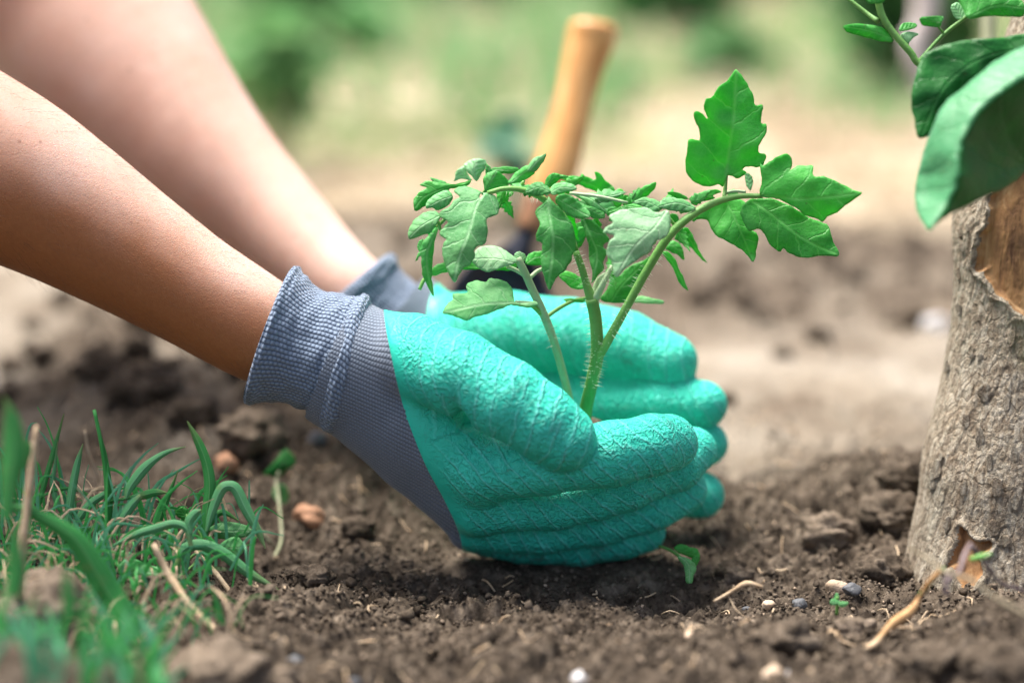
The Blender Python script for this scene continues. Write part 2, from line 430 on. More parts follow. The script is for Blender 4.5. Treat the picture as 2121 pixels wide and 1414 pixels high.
def bark():
    M = Mat('grey_bark'); 
    p = M.pos((1, 1, .35))
    p1 = M.pos()
    big = M.noise(p, 55, 5, .65, .5); mid = M.noise(p, 330, 5, .75); hgt = M.attr('relief')
    c = M.ramp(mid, [(.28, (.12, .085, .052)), (.40, (.34, .28, .20)), (.54, (.50, .44, .34)), (.75, (.64, .585, .48))])
    c = M.mix(M.math('MULTIPLY', M.math('SUBTRACT', big, .54), 5.0, clamp=True), c, (.20, .15, .10))
    c = M.mix(hgt, (.055, .036, .022), c)
    stv = M.noise(M.pos((1, 1, .07)), 260, 4, .65); c = M.mix(M.math('MULTIPLY', M.math('SUBTRACT', stv, .47), 4.5, clamp=True), c, (.19, .145, .10))
    c = M.mix(M.math('MULTIPLY', M.math('SUBTRACT', M.noise(p1, 26, 3), .5), 1.5, clamp=True), c, (.46, .36, .25))
    grn = M.math('MULTIPLY', M.math('SUBTRACT', M.noise(p1, 40, 3), .55), 3.0, clamp=True)
    c = M.mix(M.math('MULTIPLY', grn, .35), c, (.36, .40, .33))
    M.col(c); M.rough(.92); M.set(M.b.inputs['Specular IOR Level'], .15)
    vb = M.n('ShaderNodeTexVoronoi'); vb.feature = 'DISTANCE_TO_EDGE'; vb.inputs['Scale'].default_value = 230
    wv_ = M.n('ShaderNodeVectorMath', operation='ADD'); M.L.new(p, wv_.inputs[0]); nz_ = M.n('ShaderNodeTexNoise'); M.L.new(p1, nz_.inputs['Vector']); nz_.inputs['Scale'].default_value = 130; sc_ = M.n('ShaderNodeVectorMath', operation='SCALE'); M.L.new(nz_.outputs['Color'], sc_.inputs[0]); sc_.inputs['Scale'].default_value = .004; M.L.new(sc_.outputs[0], wv_.inputs[1]); M.L.new(wv_.outputs[0], vb.inputs['Vector'])
    ed_ = M.math('MULTIPLY', vb.outputs['Distance'], 9.0, clamp=True)
    c2 = M.mix(M.math('MULTIPLY', M.math('SUBTRACT', 1.0, ed_), M.math('MULTIPLY', big, .55)), c, (.15, .11, .075)); M.col(c2)
    h = M.math('ADD', M.math('MULTIPLY', mid, 1.2), M.math('MULTIPLY', M.noise(p1, 1100, 3, .7), .5)); h = M.math('ADD', h, M.math('MULTIPLY', ed_, .25))
    M.bump(h, .0022, 1.0)
    return M.m
BARK = bark()
def inner():
    M = Mat('bare_orange_wood'); p = M.pos((1, 1, .12))
    n = M.noise(p, 120, 5, .6, .4); b = M.noise(M.pos(), 35, 4)
    c = M.ramp(n, [(.3, (.13, .06, .025)), (.5, (.36, .19, .075)), (.68, (.56, .36, .17))])
    c = M.mix(M.math('MULTIPLY', M.math('SUBTRACT', b, .5), 4.0, clamp=True), c, (.16, .085, .04))
    M.col(c); M.rough(.8); M.bump(n, .0018, 1.0)
    return M.m
INNER = inner()

# ------------------------------------------------------------------ ground
def smoothax(fine_lo, fine_hi, step, lo, hi, growth=1.09):
    mid = np.arange(fine_lo, fine_hi+1e-9, step).tolist()
    up = []; s = step; x = mid[-1]
    while x < hi: s *= growth; x += s; up.append(x)
    dn = []; s = step; x = mid[0]
    while x > lo: s *= growth; x -= s; dn.append(x)
    return np.array(dn[::-1]+mid+up)
def dryness(x, y):
    d = sst(.10, .22, y + .05*noise2(x*9, y*9, 3.3)) * sst(-.02, .12, x + .05*noise2(x*8+5, y*8, 1.3))
    pocket = sst(.38, .52, y + .12*noise2(x*7, y*7, 8.8))*(1-sst(.72, .9, y+.1*noise2(x*6, y*6, 2.8)))*.95
    leftp = np.maximum(sst(.42, .55, y+.08*noise2(x*8, y*8, 4.4))*sst(.06, .25, -x), sst(.27, .36, -x+.04*noise2(x*9, y*9, 1.4))*sst(.08, .2, y))*.85
    mott = sst(.06, .16, y)*np.clip(noise2(x*22, y*16, 5.5)*1.4, 0, .45)
    d = d*(.72+.5*noise2(x*14, y*10, 9.5))
    return np.clip(np.maximum(np.maximum(d, 0)*(1-pocket), np.maximum(leftp, mott)), 0, 1)
def gheight(x, y, fine=True):
    x = np.asarray(x, float); y = np.asarray(y, float)
    g = lambda cx, cy, sx, sy: np.exp(-((x-cx)/sx)**2-((y-cy)/sy)**2)
    h = .058*g(-.235, -.262, .085, .065) - .013*g(.03, -.025, .13, .075)
    h = h + .026*g(-.125, -.31, .05, .045)
    h = h + .024*g(.20, .10, .045, .03) + .004*g(.10, .09, .05, .03) + .026*g(.235, -.125, .045, .03)- .006*g(.20, .0, .07, .05)
    h = h + .030*g(-.20, .26, .12, .10) + .014*g(-.12, .12, .08, .06) - .012*g(-.14, .02, .06, .05)
    wd = 1 - .72*dryness(x, y)
    damp = 1.0/(1+np.maximum(y-1.0, 0)*.1)
    u = noise2(x*5, y*5, 2.2)*.014
    w1, w2, id1 = worley2(x*26+.6*noise2(x*20, y*20), y*26+.6*noise2(x*20+9, y*20), 3)
    lump = (1-np.clip(w1, 0, 1)**2)*(.35+id1)
    h = h + u + wd*(.010*(lump-.5))
    if fine:
        h = h + wd*(.0055*(1-2*np.abs(noise2(x*62, y*62, 5.1))) + .0034*(1-2.2*np.abs(noise2(x*140, y*140, 7.7))))
        w1, w2, id2 = worley2(x*130, y*130, 9)
        h = h + (wd+.15)*.0028*((1-np.clip(w1, 0, 1)**2)*(.3+id2))
        h = h + (wd+.1)*(.0013*noise2(x*330, y*330, 1.7)+.0008*noise2(x*700, y*700, 4.7))
    # a smooth nest under the hands
    nest = np.exp(-(((x-.02)/.09)**2+((y-.038)/.050)**2)**2)
    h = h*(1-nest)+(-.006)*nest
    return h
xs = smoothax(-.29, .31, .00135, -45, 45, 1.10)
ys = smoothax(-.27, .16, .00135, -8, 70, 1.045)
X, Y = np.meshgrid(xs, ys, indexing='ij')
Z = np.zeros_like(X)
for s in range(0, X.shape[0], 64):
    Z[s:s+64] = gheight(X[s:s+64], Y[s:s+64])
nx, ny = X.shape
idx = np.arange(nx*ny).reshape(nx, ny)
F = np.stack([idx[:-1, :-1].ravel(), idx[1:, :-1].ravel(), idx[1:, 1:].ravel(), idx[:-1, 1:].ravel()], 1)
ground = mesh_obj('ground', np.stack([X.ravel(), Y.ravel(), Z.ravel()], 1), F, MS_GROUND)
tag(ground, kind='structure', label='brown crumbly garden soil running back to dry straw and grass')
xr, yr = X.ravel(), Y.ravel()
attr(ground, 'dry', dryness(xr, yr))
sw = yr + .28*noise2(xr*2.2, yr*2.2, 6.1)
attr(ground, 'straw', sst(.74, 1.02, sw))
gr_ = np.clip(sst(1.25, 1.9, sw)*(.55+.9*noise2(xr*2.8+4, yr*2.0, 2.1)) + sst(.55, .75, .55+noise2(xr*3.1, yr*2.2, 9.3))*sst(.9, 1.2, yr)*.8, 0, .9)
gr_ = np.maximum(gr_, sst(.20, .45, -xr-.25*(yr-.6))*sst(.8, 1.1, yr)*.6)
attr(ground, 'green', gr_)
attr(ground, 'farz', sst(1.9, 2.5, yr+.2*noise2(xr*2, yr*2, 5.1))*.85)

# crumbs ------------------------------------------------
def ico(sub):
    bm = bmesh.new(); bmesh.ops.create_icosphere(bm, subdivisions=sub, radius=1.0)
    v = np.array([x.co[:] for x in bm.verts]); f = np.array([[a.index for a in q.verts] for q in bm.faces]); bm.free(); return v, f
I1, I1F = ico(1); I2, I2F = ico(2)
def scatter(name, pts, rad, base, basef, mat, squash=.85, rough=.42, kind='stuff', label=None):
    n = len(pts); V = np.repeat(base[None], n, 0)
    r = np.random.default_rng(len(name)+n)
    # random rotation
    q = r.normal(size=(n, 4)); q /= np.linalg.norm(q, axis=1)[:, None]
    a, b, c, d = q.T
    R = np.stack([np.stack([1-2*(c*c+d*d), 2*(b*c-a*d), 2*(b*d+a*c)], -1), np.stack([2*(b*c+a*d), 1-2*(b*b+d*d), 2*(c*d-a*b)], -1), np.stack([2*(b*d-a*c), 2*(c*d+a*b), 1-2*(b*b+c*c)], -1)], 1)
    V = V*(1+rough*r.uniform(-1, 1, (n, len(base), 1)))*r.uniform(.6, 1.2, (n, 1, 3))
    V = np.einsum('nij,nkj->nki', R, V)*rad[:, None, None]
    V[:, :, 2] *= squash
    V += pts[:, None, :]
    Fa = (basef[None]+(np.arange(n)*len(base))[:, None, None]).reshape(-1, 3)
    o = mesh_obj(name, V.reshape(-1, 3), Fa, mat, smooth=True); o['kind'] = kind
    if label: o['label'] = label
    return o
def gz(x, y): return gheight(np.asarray(x, float), np.asarray(y, float))
N = 46000
cx = rng.uniform(-.27, .28, N); cy = -.20+.50*rng.beta(1.2, 2.4, N)
keep = (rng.uniform(0, 1, N) > dryness(cx, cy)*.8) & (noise2(cx*30, cy*30, 3.0)+rng.normal(0, .3, N) > -.35)
cx, cy = cx[keep], cy[keep]
cr = .00045+.0019*rng.beta(1.0, 4.5, len(cx)); cr[::50] *= 2.2; cr[::333] *= 1.4
tone = noise2(cx*40, cy*40, 8.1)+rng.normal(0, .35, len(cx)) > .42
zc = gz(cx, cy)+cr*.45; pc = np.stack([cx, cy, zc], 1)
scatter('soil_crumbs', pc[~tone], cr[~tone], I1, I1F, MS_SOIL, label='loose crumbs of dark soil over the bed')
scatter('dry_crumbs', pc[tone], cr[tone], I1, I1F, M_CLODP, label='paler dry crumbs mixed into the dark soil')
n = 900
cx = rng.uniform(-.28, .30, n); cy = rng.uniform(-.22, .3, n); cr = .0004+.0010*rng.beta(1.2, 3, n)
scatter('grit', np.stack([cx, cy, gz(cx, cy)+cr*.5], 1), cr, I1, I1F, M_STONE, label='fine pale grit scattered in the dark soil')

n = 700
cx = rng.uniform(-.55, .55, n)*1.1; cy = rng.uniform(.22, .85, n); kp = dryness(cx, cy)+rng.uniform(-.25, .35, n) < .62; cx, cy = cx[kp], cy[kp]; cr = .004+.012*rng.beta(1.2, 3.5, len(cx))
scatter('small_clods', np.stack([cx, cy, gz(cx, cy)+cr*.3], 1), cr, I2, I2F, MS_SOIL, label='blurred small clods strewn over the ground behind the hands')
# ------------------------------------------------------------------ implicit surfaces
def seg_sd(p, a, b, ra, rb):
    ab = b-a; L2 = ab@ab+1e-12
    t = np.clip(((p-a)@ab)/L2, 0, 1)
    return np.linalg.norm(p-(a+t[..., None]*ab), axis=-1)-(ra+(rb-ra)*t), t
def chain_sd(p, ch):
    pts, r = ch; d = None; k_ = .0025 if len(pts) < 12 else .0003
    for i in range(len(pts)-1):
        e, _ = seg_sd(p, pts[i], pts[i+1], r[i], r[i+1])
        d = e if d is None else smin(d, e, k_)
    return d
def smin(a, b, k):
    h = np.clip(.5+.5*(b-a)/k, 0, 1)
    return b*(1-h)+a*h-k*h*(1-h)
def mks(L):
    q = catmull(np.array(L, float), 5); return mk([tuple(r) for r in q])
def mk(L):
    """list of (px, py, depth, r_px) -> chain"""
    pts = np.array([P(a, b, c) for a, b, c, _ in L]); r = np.array([rr*K*c for _, _, c, rr in L]); return pts, r
CO = np.array([[0, 0, 0], [1, 0, 0], [1, 1, 0], [0, 1, 0], [0, 0, 1], [1, 0, 1], [1, 1, 1], [0, 1, 1]])
ED = [(0, 1), (1, 2), (2, 3), (3, 0), (4, 5), (5, 6), (6, 7), (7, 4), (0, 4), (1, 5), (2, 6), (3, 7)]
def surface_nets(f, lo, hi, h, newton=3):
    ax = [np.arange(lo[i], hi[i]+h, h) for i in range(3)]
    sh = tuple(len(a) for a in ax); G = np.empty(sh, np.float32)
    Yg, Zg = np.meshgrid(ax[1], ax[2], indexing='ij')
    for i0 in range(0, sh[0], 12):
        xa = ax[0][i0:i0+12]
        q = np.empty((len(xa),)+Yg.shape+(3,)); q[..., 0] = xa[:, None, None]; q[..., 1] = Yg; q[..., 2] = Zg
        G[i0:i0+12] = f(q)
    s = G < 0
    cnt = sum(s[c[0]:sh[0]-1+c[0], c[1]:sh[1]-1+c[1], c[2]:sh[2]-1+c[2]].astype(np.int8) for c in CO)
    act = (cnt > 0) & (cnt < 8)
    ci = np.argwhere(act); ids = -np.ones(act.shape, np.int64); ids[act] = np.arange(len(ci))
    vals = np.stack([G[ci[:, 0]+c[0], ci[:, 1]+c[1], ci[:, 2]+c[2]] for c in CO], 1)
    acc = np.zeros((len(ci), 3)); num = np.zeros(len(ci))
    for a, b in ED:
        va, vb = vals[:, a], vals[:, b]; m = (va < 0) != (vb < 0)
        t = np.where(m, va/np.where(m, va-vb, 1), 0)
        acc += np.where(m[:, None], CO[a]+t[:, None]*(CO[b]-CO[a]), 0); num += m
    V = (ci+acc/num[:, None])*h+np.array([ax[0][0], ax[1][0], ax[2][0]])
    Fs = []
    for axis in range(3):
        sl0 = [slice(None)]*3; sl1 = [slice(None)]*3; sl0[axis] = slice(0, -1); sl1[axis] = slice(1, None)
        a = s[tuple(sl0)]; b = s[tuple(sl1)]; e = np.argwhere(a != b); sg = a[tuple(e.T)]
        o1, o2 = [(1, 2), (2, 0), (0, 1)][axis]
        ok = (e[:, o1] > 0) & (e[:, o2] > 0) & (e[:, o1] < sh[o1]-1) & (e[:, o2] < sh[o2]-1); e = e[ok]; sg = sg[ok]
        def cid(d1, d2):
            q = e.copy(); q[:, o1] -= d1; q[:, o2] -= d2; return ids[tuple(q.T)]
        quad = np.stack([cid(1, 1), cid(0, 1), cid(0, 0), cid(1, 0)], 1)
        quad[~sg] = quad[~sg][:, ::-1]; Fs.append(quad)
    Fq = np.concatenate(Fs)
    a_, b_, c_ = V[Fq[:, 0]], V[Fq[:, 1]], V[Fq[:, 2]]
    if np.einsum('ij,ij->i', a_-V.mean(0), np.cross(b_-a_, c_-a_)).sum() < 0: Fq = Fq[:, ::-1].copy()
    for _ in range(newton):
        d = f(V); e = 3e-4
        g = np.stack([f(V+np.eye(3)[k]*e)-f(V-np.eye(3)[k]*e) for k in range(3)], 1)/(2*e)
        V = V-np.clip(d, -h, h)[:, None]*g/np.maximum((g*g).sum(1), .3)[:, None]
    return V, Fq

# near hand (right hand of the gardener) -------------------
THUMB = mk([(850, 742, 1.180, 88), (950, 772, 1.165, 85), (1050, 826, 1.158, 80), (1120, 872, 1.158, 75), (1165, 906, 1.160, 68)])
INDEX = mk([(1000, 972, 1.184, 66), (1130, 962, 1.175, 60), (1270, 938, 1.176, 65), (1350, 922, 1.182, 61), (1387, 916, 1.190, 57)])
MIDDLE = mk([(1000, 1048, 1.204, 56), (1150, 1040, 1.202, 53), (1240, 1018, 1.202, 53), (1300, 997, 1.202, 57), (1345, 981, 1.206, 52), (1400, 960, 1.211, 54), (1435, 934, 1.218, 48)])
RING = mk([(990, 1088, 1.220, 51), (1120, 1097, 1.221, 49), (1250, 1073, 1.223, 53), (1310, 1056, 1.224, 49), (1350, 1044, 1.225, 52), (1418, 1014, 1.229, 47)])
PINKY = mk([(970, 1098, 1.237, 43), (1080, 1121, 1.238, 43), (1200, 1127, 1.239, 44), (1250, 1118, 1.239, 41), (1290, 1111, 1.238, 44), (1337, 1102, 1.241, 40)])
PALM = [mk([(705, 748, 1.2, 108), (850, 742, 1.185, 92)]),
        mk([(705, 748, 1.2, 108), (865, 860, 1.195, 100), (1000, 970, 1.188, 70)]),
        mk([(705, 750, 1.2, 108), (865, 905, 1.205, 92), (990, 1040, 1.205, 64)]),
        mk([(705, 752, 1.205, 106), (865, 940, 1.215, 80), (975, 1072, 1.222, 58)]),
        mk([(690, 742, 1.2, 106), (705, 750, 1.2, 108)])]
CREASE = mk([(885, 820, 1.143, 6), (930, 848, 1.147, 15), (958, 862, 1.156, 16), (968, 868, 1.176, 22)])
def near_hand(p):
    pm = None
    for c in PALM:
        e = chain_sd(p, c); pm = e if pm is None else smin(pm, e, .012)
    fg = None
    for c in (INDEX, MIDDLE, RING, PINKY):
        e = chain_sd(p, c); fg = e if fg is None else smin(fg, e, .0004)
    h = smin(pm, fg, .004)
    d = smin(h, chain_sd(p, THUMB), .0032)+.0006*noise3(p*55)
    return -smin(-d, chain_sd(p, CREASE), .004)
FTHUMB = mk([(930, 700, 1.30, 80), (1060, 690, 1.285, 82), (1180, 695, 1.275, 76), (1300, 718, 1.268, 69), (1385, 748, 1.262, 58)])
FINDEX = mk([(1080, 830, 1.285, 62), (1250, 832, 1.272, 52), (1370, 832, 1.262, 50), (1456, 838, 1.258, 49)])
FMIDDLE = mk([(1100, 900, 1.285, 60), (1250, 905, 1.275, 52), (1370, 910, 1.266, 50), (1458, 918, 1.262, 47)])
FRING = mk([(1110, 980, 1.285, 56), (1250, 995, 1.276, 52), (1370, 1012, 1.268, 50), (1450, 1024, 1.264, 48)])
FPINKY = mk([(1110, 1040, 1.29, 50), (1200, 1065, 1.285, 46), (1290, 1065, 1.28, 40)])
FPALM = [mk([(820, 650, 1.31, 78), (900, 690, 1.305, 74), (980, 700, 1.295, 92)]),
         mk([(820, 650, 1.31, 78), (960, 780, 1.30, 90), (1080, 840, 1.285, 70)]),
         mk([(830, 660, 1.31, 78), (960, 860, 1.30, 85), (1100, 970, 1.287, 62)]),
         mk([(830, 660, 1.31, 74), (950, 920, 1.305, 72), (1110, 1035, 1.29, 52)]),
         mk([(760, 590, 1.312, 74), (830, 655, 1.31, 78)])]
def far_hand(p):
    pm = None
    for c in FPALM:
        e = chain_sd(p, c); pm = e if pm is None else smin(pm, e, .012)
    fg = None
    for c in (FINDEX, FMIDDLE, FRING, FPINKY):
        e = chain_sd(p, c); fg = e if fg is None else smin(fg, e, .0016)
    return smin(smin(pm, fg, .007), chain_sd(p, FTHUMB), .005)+.0006*noise3(p*55)

def build_glove(fn, chains, palm, bound, axis0, axis1, h=.0013):
    allp = np.concatenate([c[0] for c in chains+palm]); 
    V, Fq = surface_nets(fn, allp.min(0)-.032, allp.max(0)+.032, h)
    px, py, d = toPix(V)
    # signed distance (photo px) to the coating edge: positive on the coated side
    B = catmull(np.array(bound, float), 6)
    best = np.full(len(V), 1e9); sg = np.ones(len(V)); gx = np.zeros(len(V)); gy = np.zeros(len(V))
    for i in range(len(B)-1):
        a, b = B[i], B[i+1]; ab = b-a; L = np.hypot(*ab)
        t = np.clip(((px-a[0])*ab[0]+(py-a[1])*ab[1])/L**2, 0, 1)
        dx, dy = px-(a[0]+t*ab[0]), py-(a[1]+t*ab[1]); dd = np.hypot(dx, dy)
        s_ = np.sign(ab[1]*dx-ab[0]*dy)
        m = dd < best; best = np.where(m, dd, best); sg = np.where(m, s_, sg)
        gx = np.where(m, ab[1]/L, gx); gy = np.where(m, -ab[0]/L, gy)
    D = best*sg*K*d
    # snap vertices that lie close to the edge onto it
    m = np.abs(D) < h*.55
    V[m] -= (D[m]*gx[m])[:, None]*RX - (D[m]*gy[m])[:, None]*RU
    D[m] = 0
    # finger parameter
    t_attr = np.zeros(len(V)); bd = np.full(len(V), 1e9); kind = np.zeros(len(V))
    for ci, ch in enumerate(chains):
        pts, r = ch; s0 = ci*.37
        for i in range(len(pts)-1):
            e, t = seg_sd(V, pts[i], pts[i+1], r[i], r[i+1]); L = np.linalg.norm(pts[i+1]-pts[i])
            tu = (pts[i+1]-pts[i])/L; rel = V-(pts[i]); perp = rel@RU - (rel@tu)*(tu@RU)
            val = s0+(rel@tu) + (perp*.75 if ci else perp*.40)
            mm = e < bd-1e-6; bd = np.where(mm, e, bd); t_attr = np.where(mm, val, t_attr); kind = np.where(mm, ci, kind)
            s0 += L
    wr = 1-sst(.0015, .009, bd)
    wr = np.maximum(wr*1.0, .35)*sst(.001, .011, D)
    cen = (D[Fq].mean(1))
    trim_a, trim_b = P(*axis0), P(*axis1); tdir = (trim_b-trim_a)/np.linalg.norm(trim_b-trim_a)
    Fq = Fq[((V-trim_b)@tdir)[Fq].mean(1) > -.009]; cen = D[Fq].mean(1)
    coat = cen > 0
    a0, a1 = P(*axis0), P(*axis1); ax_ = (a1-a0)/np.linalg.norm(a1-a0)
    e1 = RF-ax_*(RF@ax_); e1 /= np.linalg.norm(e1); e2 = np.cross(ax_, e1)
    rel = V-a0; along = rel@ax_; ang = np.arctan2(rel@e2, -(rel@e1)); around = ang*.030
    nrm_e = 2e-4
    g = np.stack([fn(V+np.eye(3)[k]*nrm_e)-fn(V-np.eye(3)[k]*nrm_e) for k in range(3)], 1); g /= np.linalg.norm(g, axis=1)[:, None]+1e-9
    def sub(mask, off):
        Fm = Fq[mask]; u, inv = np.unique(Fm, return_inverse=True); return V[u]+g[u]*off, inv.reshape(Fm.shape), u
    va, fa, ua = sub(coat, 0.0)
    va = va+g[ua]*(.0005*sst(0, .0008, D[ua]))[:, None]
    vb, fb, ub = sub(~coat, 0.0)
    return (va, fa, t_attr[ua], wr[ua]), (vb, fb, np.stack([along[ub], around[ub]], 1))

def loft_cuff(name, rings, depth, ratio, mat, parent, n=7, seg=220, seed=0, lip=.0016):
    """rings: (top px, bottom px, bulge)"""
    R = catmull(np.array([[a[0], a[1], b[0], b[1], c] for a, b, c in rings], float), n)
    V = []; UV = []; al = 0; prevc = None
    th = np.linspace(0, 2*math.pi, seg+1)[:-1]
    for i, r in enumerate(R):
        A = P(r[0], r[1], depth); B = P(r[2], r[3], depth); c = (A+B)/2; ha = (A-B)/2
        nh = np.linalg.norm(ha); dirv = RF*nh*ratio
        if prevc is not None: al += np.linalg.norm(c-prevc)
        prevc = c
        cyc = np.stack([np.cos(th), np.sin(th), np.full(seg, i*.13)], 1)
        f1 = noise3(cyc*np.array([2.2, 2.2, 1.6])+seed)*.035 + noise3(cyc*np.array([5, 5, 1.2])+seed+7)*.022
        rad = 1+f1+r[4]/nh
        ring = c+(np.cos(th)*rad)[:, None]*ha+(np.sin(th)*rad)[:, None]*dirv
        V.append(ring); UV.append(np.stack([np.full(seg, al), th*.030], 1))
    m = len(R); V = np.concatenate(V); UV = np.concatenate(UV)
    idx = np.arange(m*seg).reshape(m, seg); nx_ = np.roll(idx, -1, 1)
    Fq = np.stack([idx[:-1].ravel(), nx_[:-1].ravel(), nx_[1:].ravel(), idx[1:].ravel()], 1)[:, ::-1]
    o = mesh_obj(name, V, Fq, mat, parent); uvset(o, UV)
    return o

# ------------------------------------------------------------------ the gardener: one continuous body
def bodychain(L, extra=()):
    a = mk(L); 
    return a
NARM = mks([(-420, 120, 1.2, 205), (-330, 165, 1.2, 205), (-150, 276, 1.2, 190), (0, 359, 1.2, 180), (120, 427, 1.2, 159), (250, 507, 1.2, 138), (400, 601, 1.2, 118), (545, 687, 1.2, 107), (640, 730, 1.2, 90), (705, 750, 1.2, 84)])
FARM = mks([(70, -150, 1.42, 240), (150, -2, 1.41, 229), (240, 135, 1.39, 205), (385, 289, 1.365, 157), (532, 424, 1.345, 116), (653, 544, 1.325, 96), (735, 612, 1.312, 82), (790, 650, 1.31, 70)])
sh_n = np.array([-.60, -.02, .56]); sh_f = np.array([-.60, .36, .58])
NUP = (np.array([NARM[0][0], sh_n]), np.array([NARM[1][0], .062]))
FUP = (np.array([FARM[0][0], sh_f]), np.array([FARM[1][0], .062]))
TOR = [(np.array([sh_n, sh_f]), np.array([.07, .07])), (np.array([[-.66, .17, .60], [-.80, .17, .40], [-.92, .17, .20]]), np.array([.13, .15, .15])),
       (np.array([[-.62, .17, .62], [-.56, .17, .72]]), np.array([.055, .055])), (np.array([[-.54, .17, .76], [-.50, .17, .80]]), np.array([.085, .08]))]
def torso(p):
    d = smin(chain_sd(p, TOR[0]), chain_sd(p, TOR[1]), .06)
    return d
def body(p):
    a = smin(chain_sd(p, NARM), chain_sd(p, NUP), .03)
    b = smin(chain_sd(p, FARM), chain_sd(p, FUP), .03)
    d = smin(torso(p), smin(chain_sd(p, TOR[2]), chain_sd(p, TOR[3]), .02), .03)
    d = smin(d, a, .03); d = np.minimum(d, 9); d = smin(d, b, .02)
    # tendons and muscle relief on the forearms
    return d+.0009*noise3(p*np.array([11, 15, 15])+3)
V, Fq = surface_nets(body, np.array([-1.10, -.10, .03]), np.array([-.03, .55, .92]), .0065, 4)
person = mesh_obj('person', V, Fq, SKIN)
# 'tan' paints shade into the skin colour: browner on the nearer forearm's lower side
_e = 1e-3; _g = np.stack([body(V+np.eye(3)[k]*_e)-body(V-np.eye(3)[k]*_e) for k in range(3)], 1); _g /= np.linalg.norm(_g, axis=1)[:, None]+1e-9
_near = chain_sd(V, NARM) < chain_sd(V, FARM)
_arm_shade = sst(-.30, .62, -(_g@RU)*.8-(_g@RF)*.55+.35*noise3(V*17)+.12*noise3(V*60)-.02)
attr(person, 'tan', np.where(_near, _arm_shade, .12*_arm_shade))
tag(person, 'person with bare forearms and teal gloves reaching in from the left to cup a seedling', 'person')
def shirtf(p):
    d = torso(p); d = smin(d, chain_sd(p, (np.array([sh_n, (sh_n*.55+NUP[0][0]*.45)]), np.array([.078, .072]))), .03)
    d = smin(d, chain_sd(p, (np.array([sh_f, (sh_f*.55+FUP[0][0]*.45)]), np.array([.078, .072]))), .03)
    return d-.010+.004*noise3(p*14)
V, Fq = surface_nets(shirtf, np.array([-1.12, -.16, .0]), np.array([-.34, .56, .74]), .012, 3)
mesh_obj('shirt', V, Fq, SHIRT, person)
hairf = lambda p: chain_sd(p, (np.array([[-.56, .17, .775], [-.525, .17, .825]]), np.array([.088, .082])))
V, Fq = surface_nets(hairf, np.array([-.70, .04, .64]), np.array([-.40, .30, .94]), .01, 2)
mesh_obj('hair', V, Fq, simple('dark_hair', (.02, .012, .008), (.05, .03, .02), 200, .6), person)

# gloves
NB = [(800, 560), (795, 642), (812, 745), (838, 850), (880, 960), (925, 1045), (955, 1120), (958, 1200)]
(a, b) = build_glove(near_hand, [THUMB, INDEX, MIDDLE, RING, PINKY], PALM, NB, (560, 690, 1.2), (720, 760, 1.2), .00125)
gl = mesh_obj('glove', a[0], a[1], RUBBER, person); attr(gl, 'ridge_t', a[2]); attr(gl, 'wrinkle', a[3])
gl['label'] = 'nearer glove, teal crinkled rubber with thumb on top and grey knit back'
kb = mesh_obj('knit_back', b[0], b[1], KNIT_B, gl); uvset(kb, b[2])
loft_cuff('cuff', [((612, 566), (530, 815), -.004), ((604, 560), (514, 824), -.001), ((607, 556), (508, 829), .0012), ((616, 558), (520, 834), .0016), ((632, 572), (545, 832), .0005),
                   ((660, 598), (585, 833), 0), ((700, 608), (630, 848), .0002), ((728, 614), (648, 860), .0002), ((741, 618), (658, 866), .0014), ((752, 621), (671, 873), .0034), ((763, 628), (686, 886), .0028), ((770, 634), (697, 898), -.0005), ((774, 638), (704, 903), -.004)],
          1.2, .93, KNIT_C, gl, n=9, seg=260, seed=1)
FB = [(930, 540), (893, 612), (880, 700), (890, 800), (900, 950), (905, 1100)]
(a, b) = build_glove(far_hand, [FTHUMB, FINDEX, FMIDDLE, FRING, FPINKY], FPALM, FB, (735, 612, 1.31), (835, 690, 1.31), .0016)
gf = mesh_obj('glove', a[0], a[1], RUBBER, person); attr(gf, 'ridge_t', a[2]); attr(gf, 'wrinkle', a[3])
gf['label'] = 'farther glove behind the seedling, teal rubber palm facing the camera'
kb = mesh_obj('knit_back', b[0], b[1], KNIT_B, gf); uvset(kb, b[2])
loft_cuff('cuff', [((790, 540), (655, 660), -.004), ((800, 528), (645, 670), .0), ((812, 534), (655, 685), .0022), ((822, 552), (668, 700), .001), ((838, 568), (690, 715), 0),
                   ((862, 588), (715, 735), .0002), ((884, 600), (740, 760), .0016), ((896, 612), (755, 775), -.0005), ((902, 622), (770, 790), -.004)],
          1.31, .80, KNIT_C, gf, n=8, seg=200, seed=5)

# fine hairs on the near forearm
def arm_hairs():
    L = []
    r = np.random.default_rng(11)
    pts, rad = NARM
    for k in range(620):
        i = r.integers(10, 36); t = r.uniform(); c = pts[i]*(1-t)+pts[i+1]*t; rr = rad[i]*(1-t)+rad[i+1]*t
        ax_ = pts[i+1]-pts[i]; ax_ /= np.linalg.norm(ax_)
        n1 = RU-ax_*(RU@ax_); n1 /= np.linalg.norm(n1); n2 = -RF
        th = r.uniform(-2.2, 2.2); nn = n1*math.cos(th+1.57)+n2*abs(math.sin(th+1.57)); nn /= np.linalg.norm(nn)
        b0 = c+nn*rr*.995
        for _ in range(3):
            b0 = b0-nn*float(body(b0[None])[0])
        ln = r.uniform(.005, .012); d1 = ax_*.9+nn*.25+np.cross(ax_, nn)*r.uniform(-.5, .2)
        p0, p1, p2 = b0, b0+d1*ln*.5+nn*ln*.08, b0+d1*ln+nn*ln*.02-RU*ln*.1
        L.append(tube_data(np.array([p0, p1, p2]), [.00004, .00003, .00001], seg=3, nsub=2))
    return join_data(L)
V, Fh = arm_hairs()
ah = mesh_obj('arm_hair', V, Fh, simple('arm_hair', (.10, .05, .03), (.16, .08, .05), 50, .5), person); ah['kind'] = 'stuff'

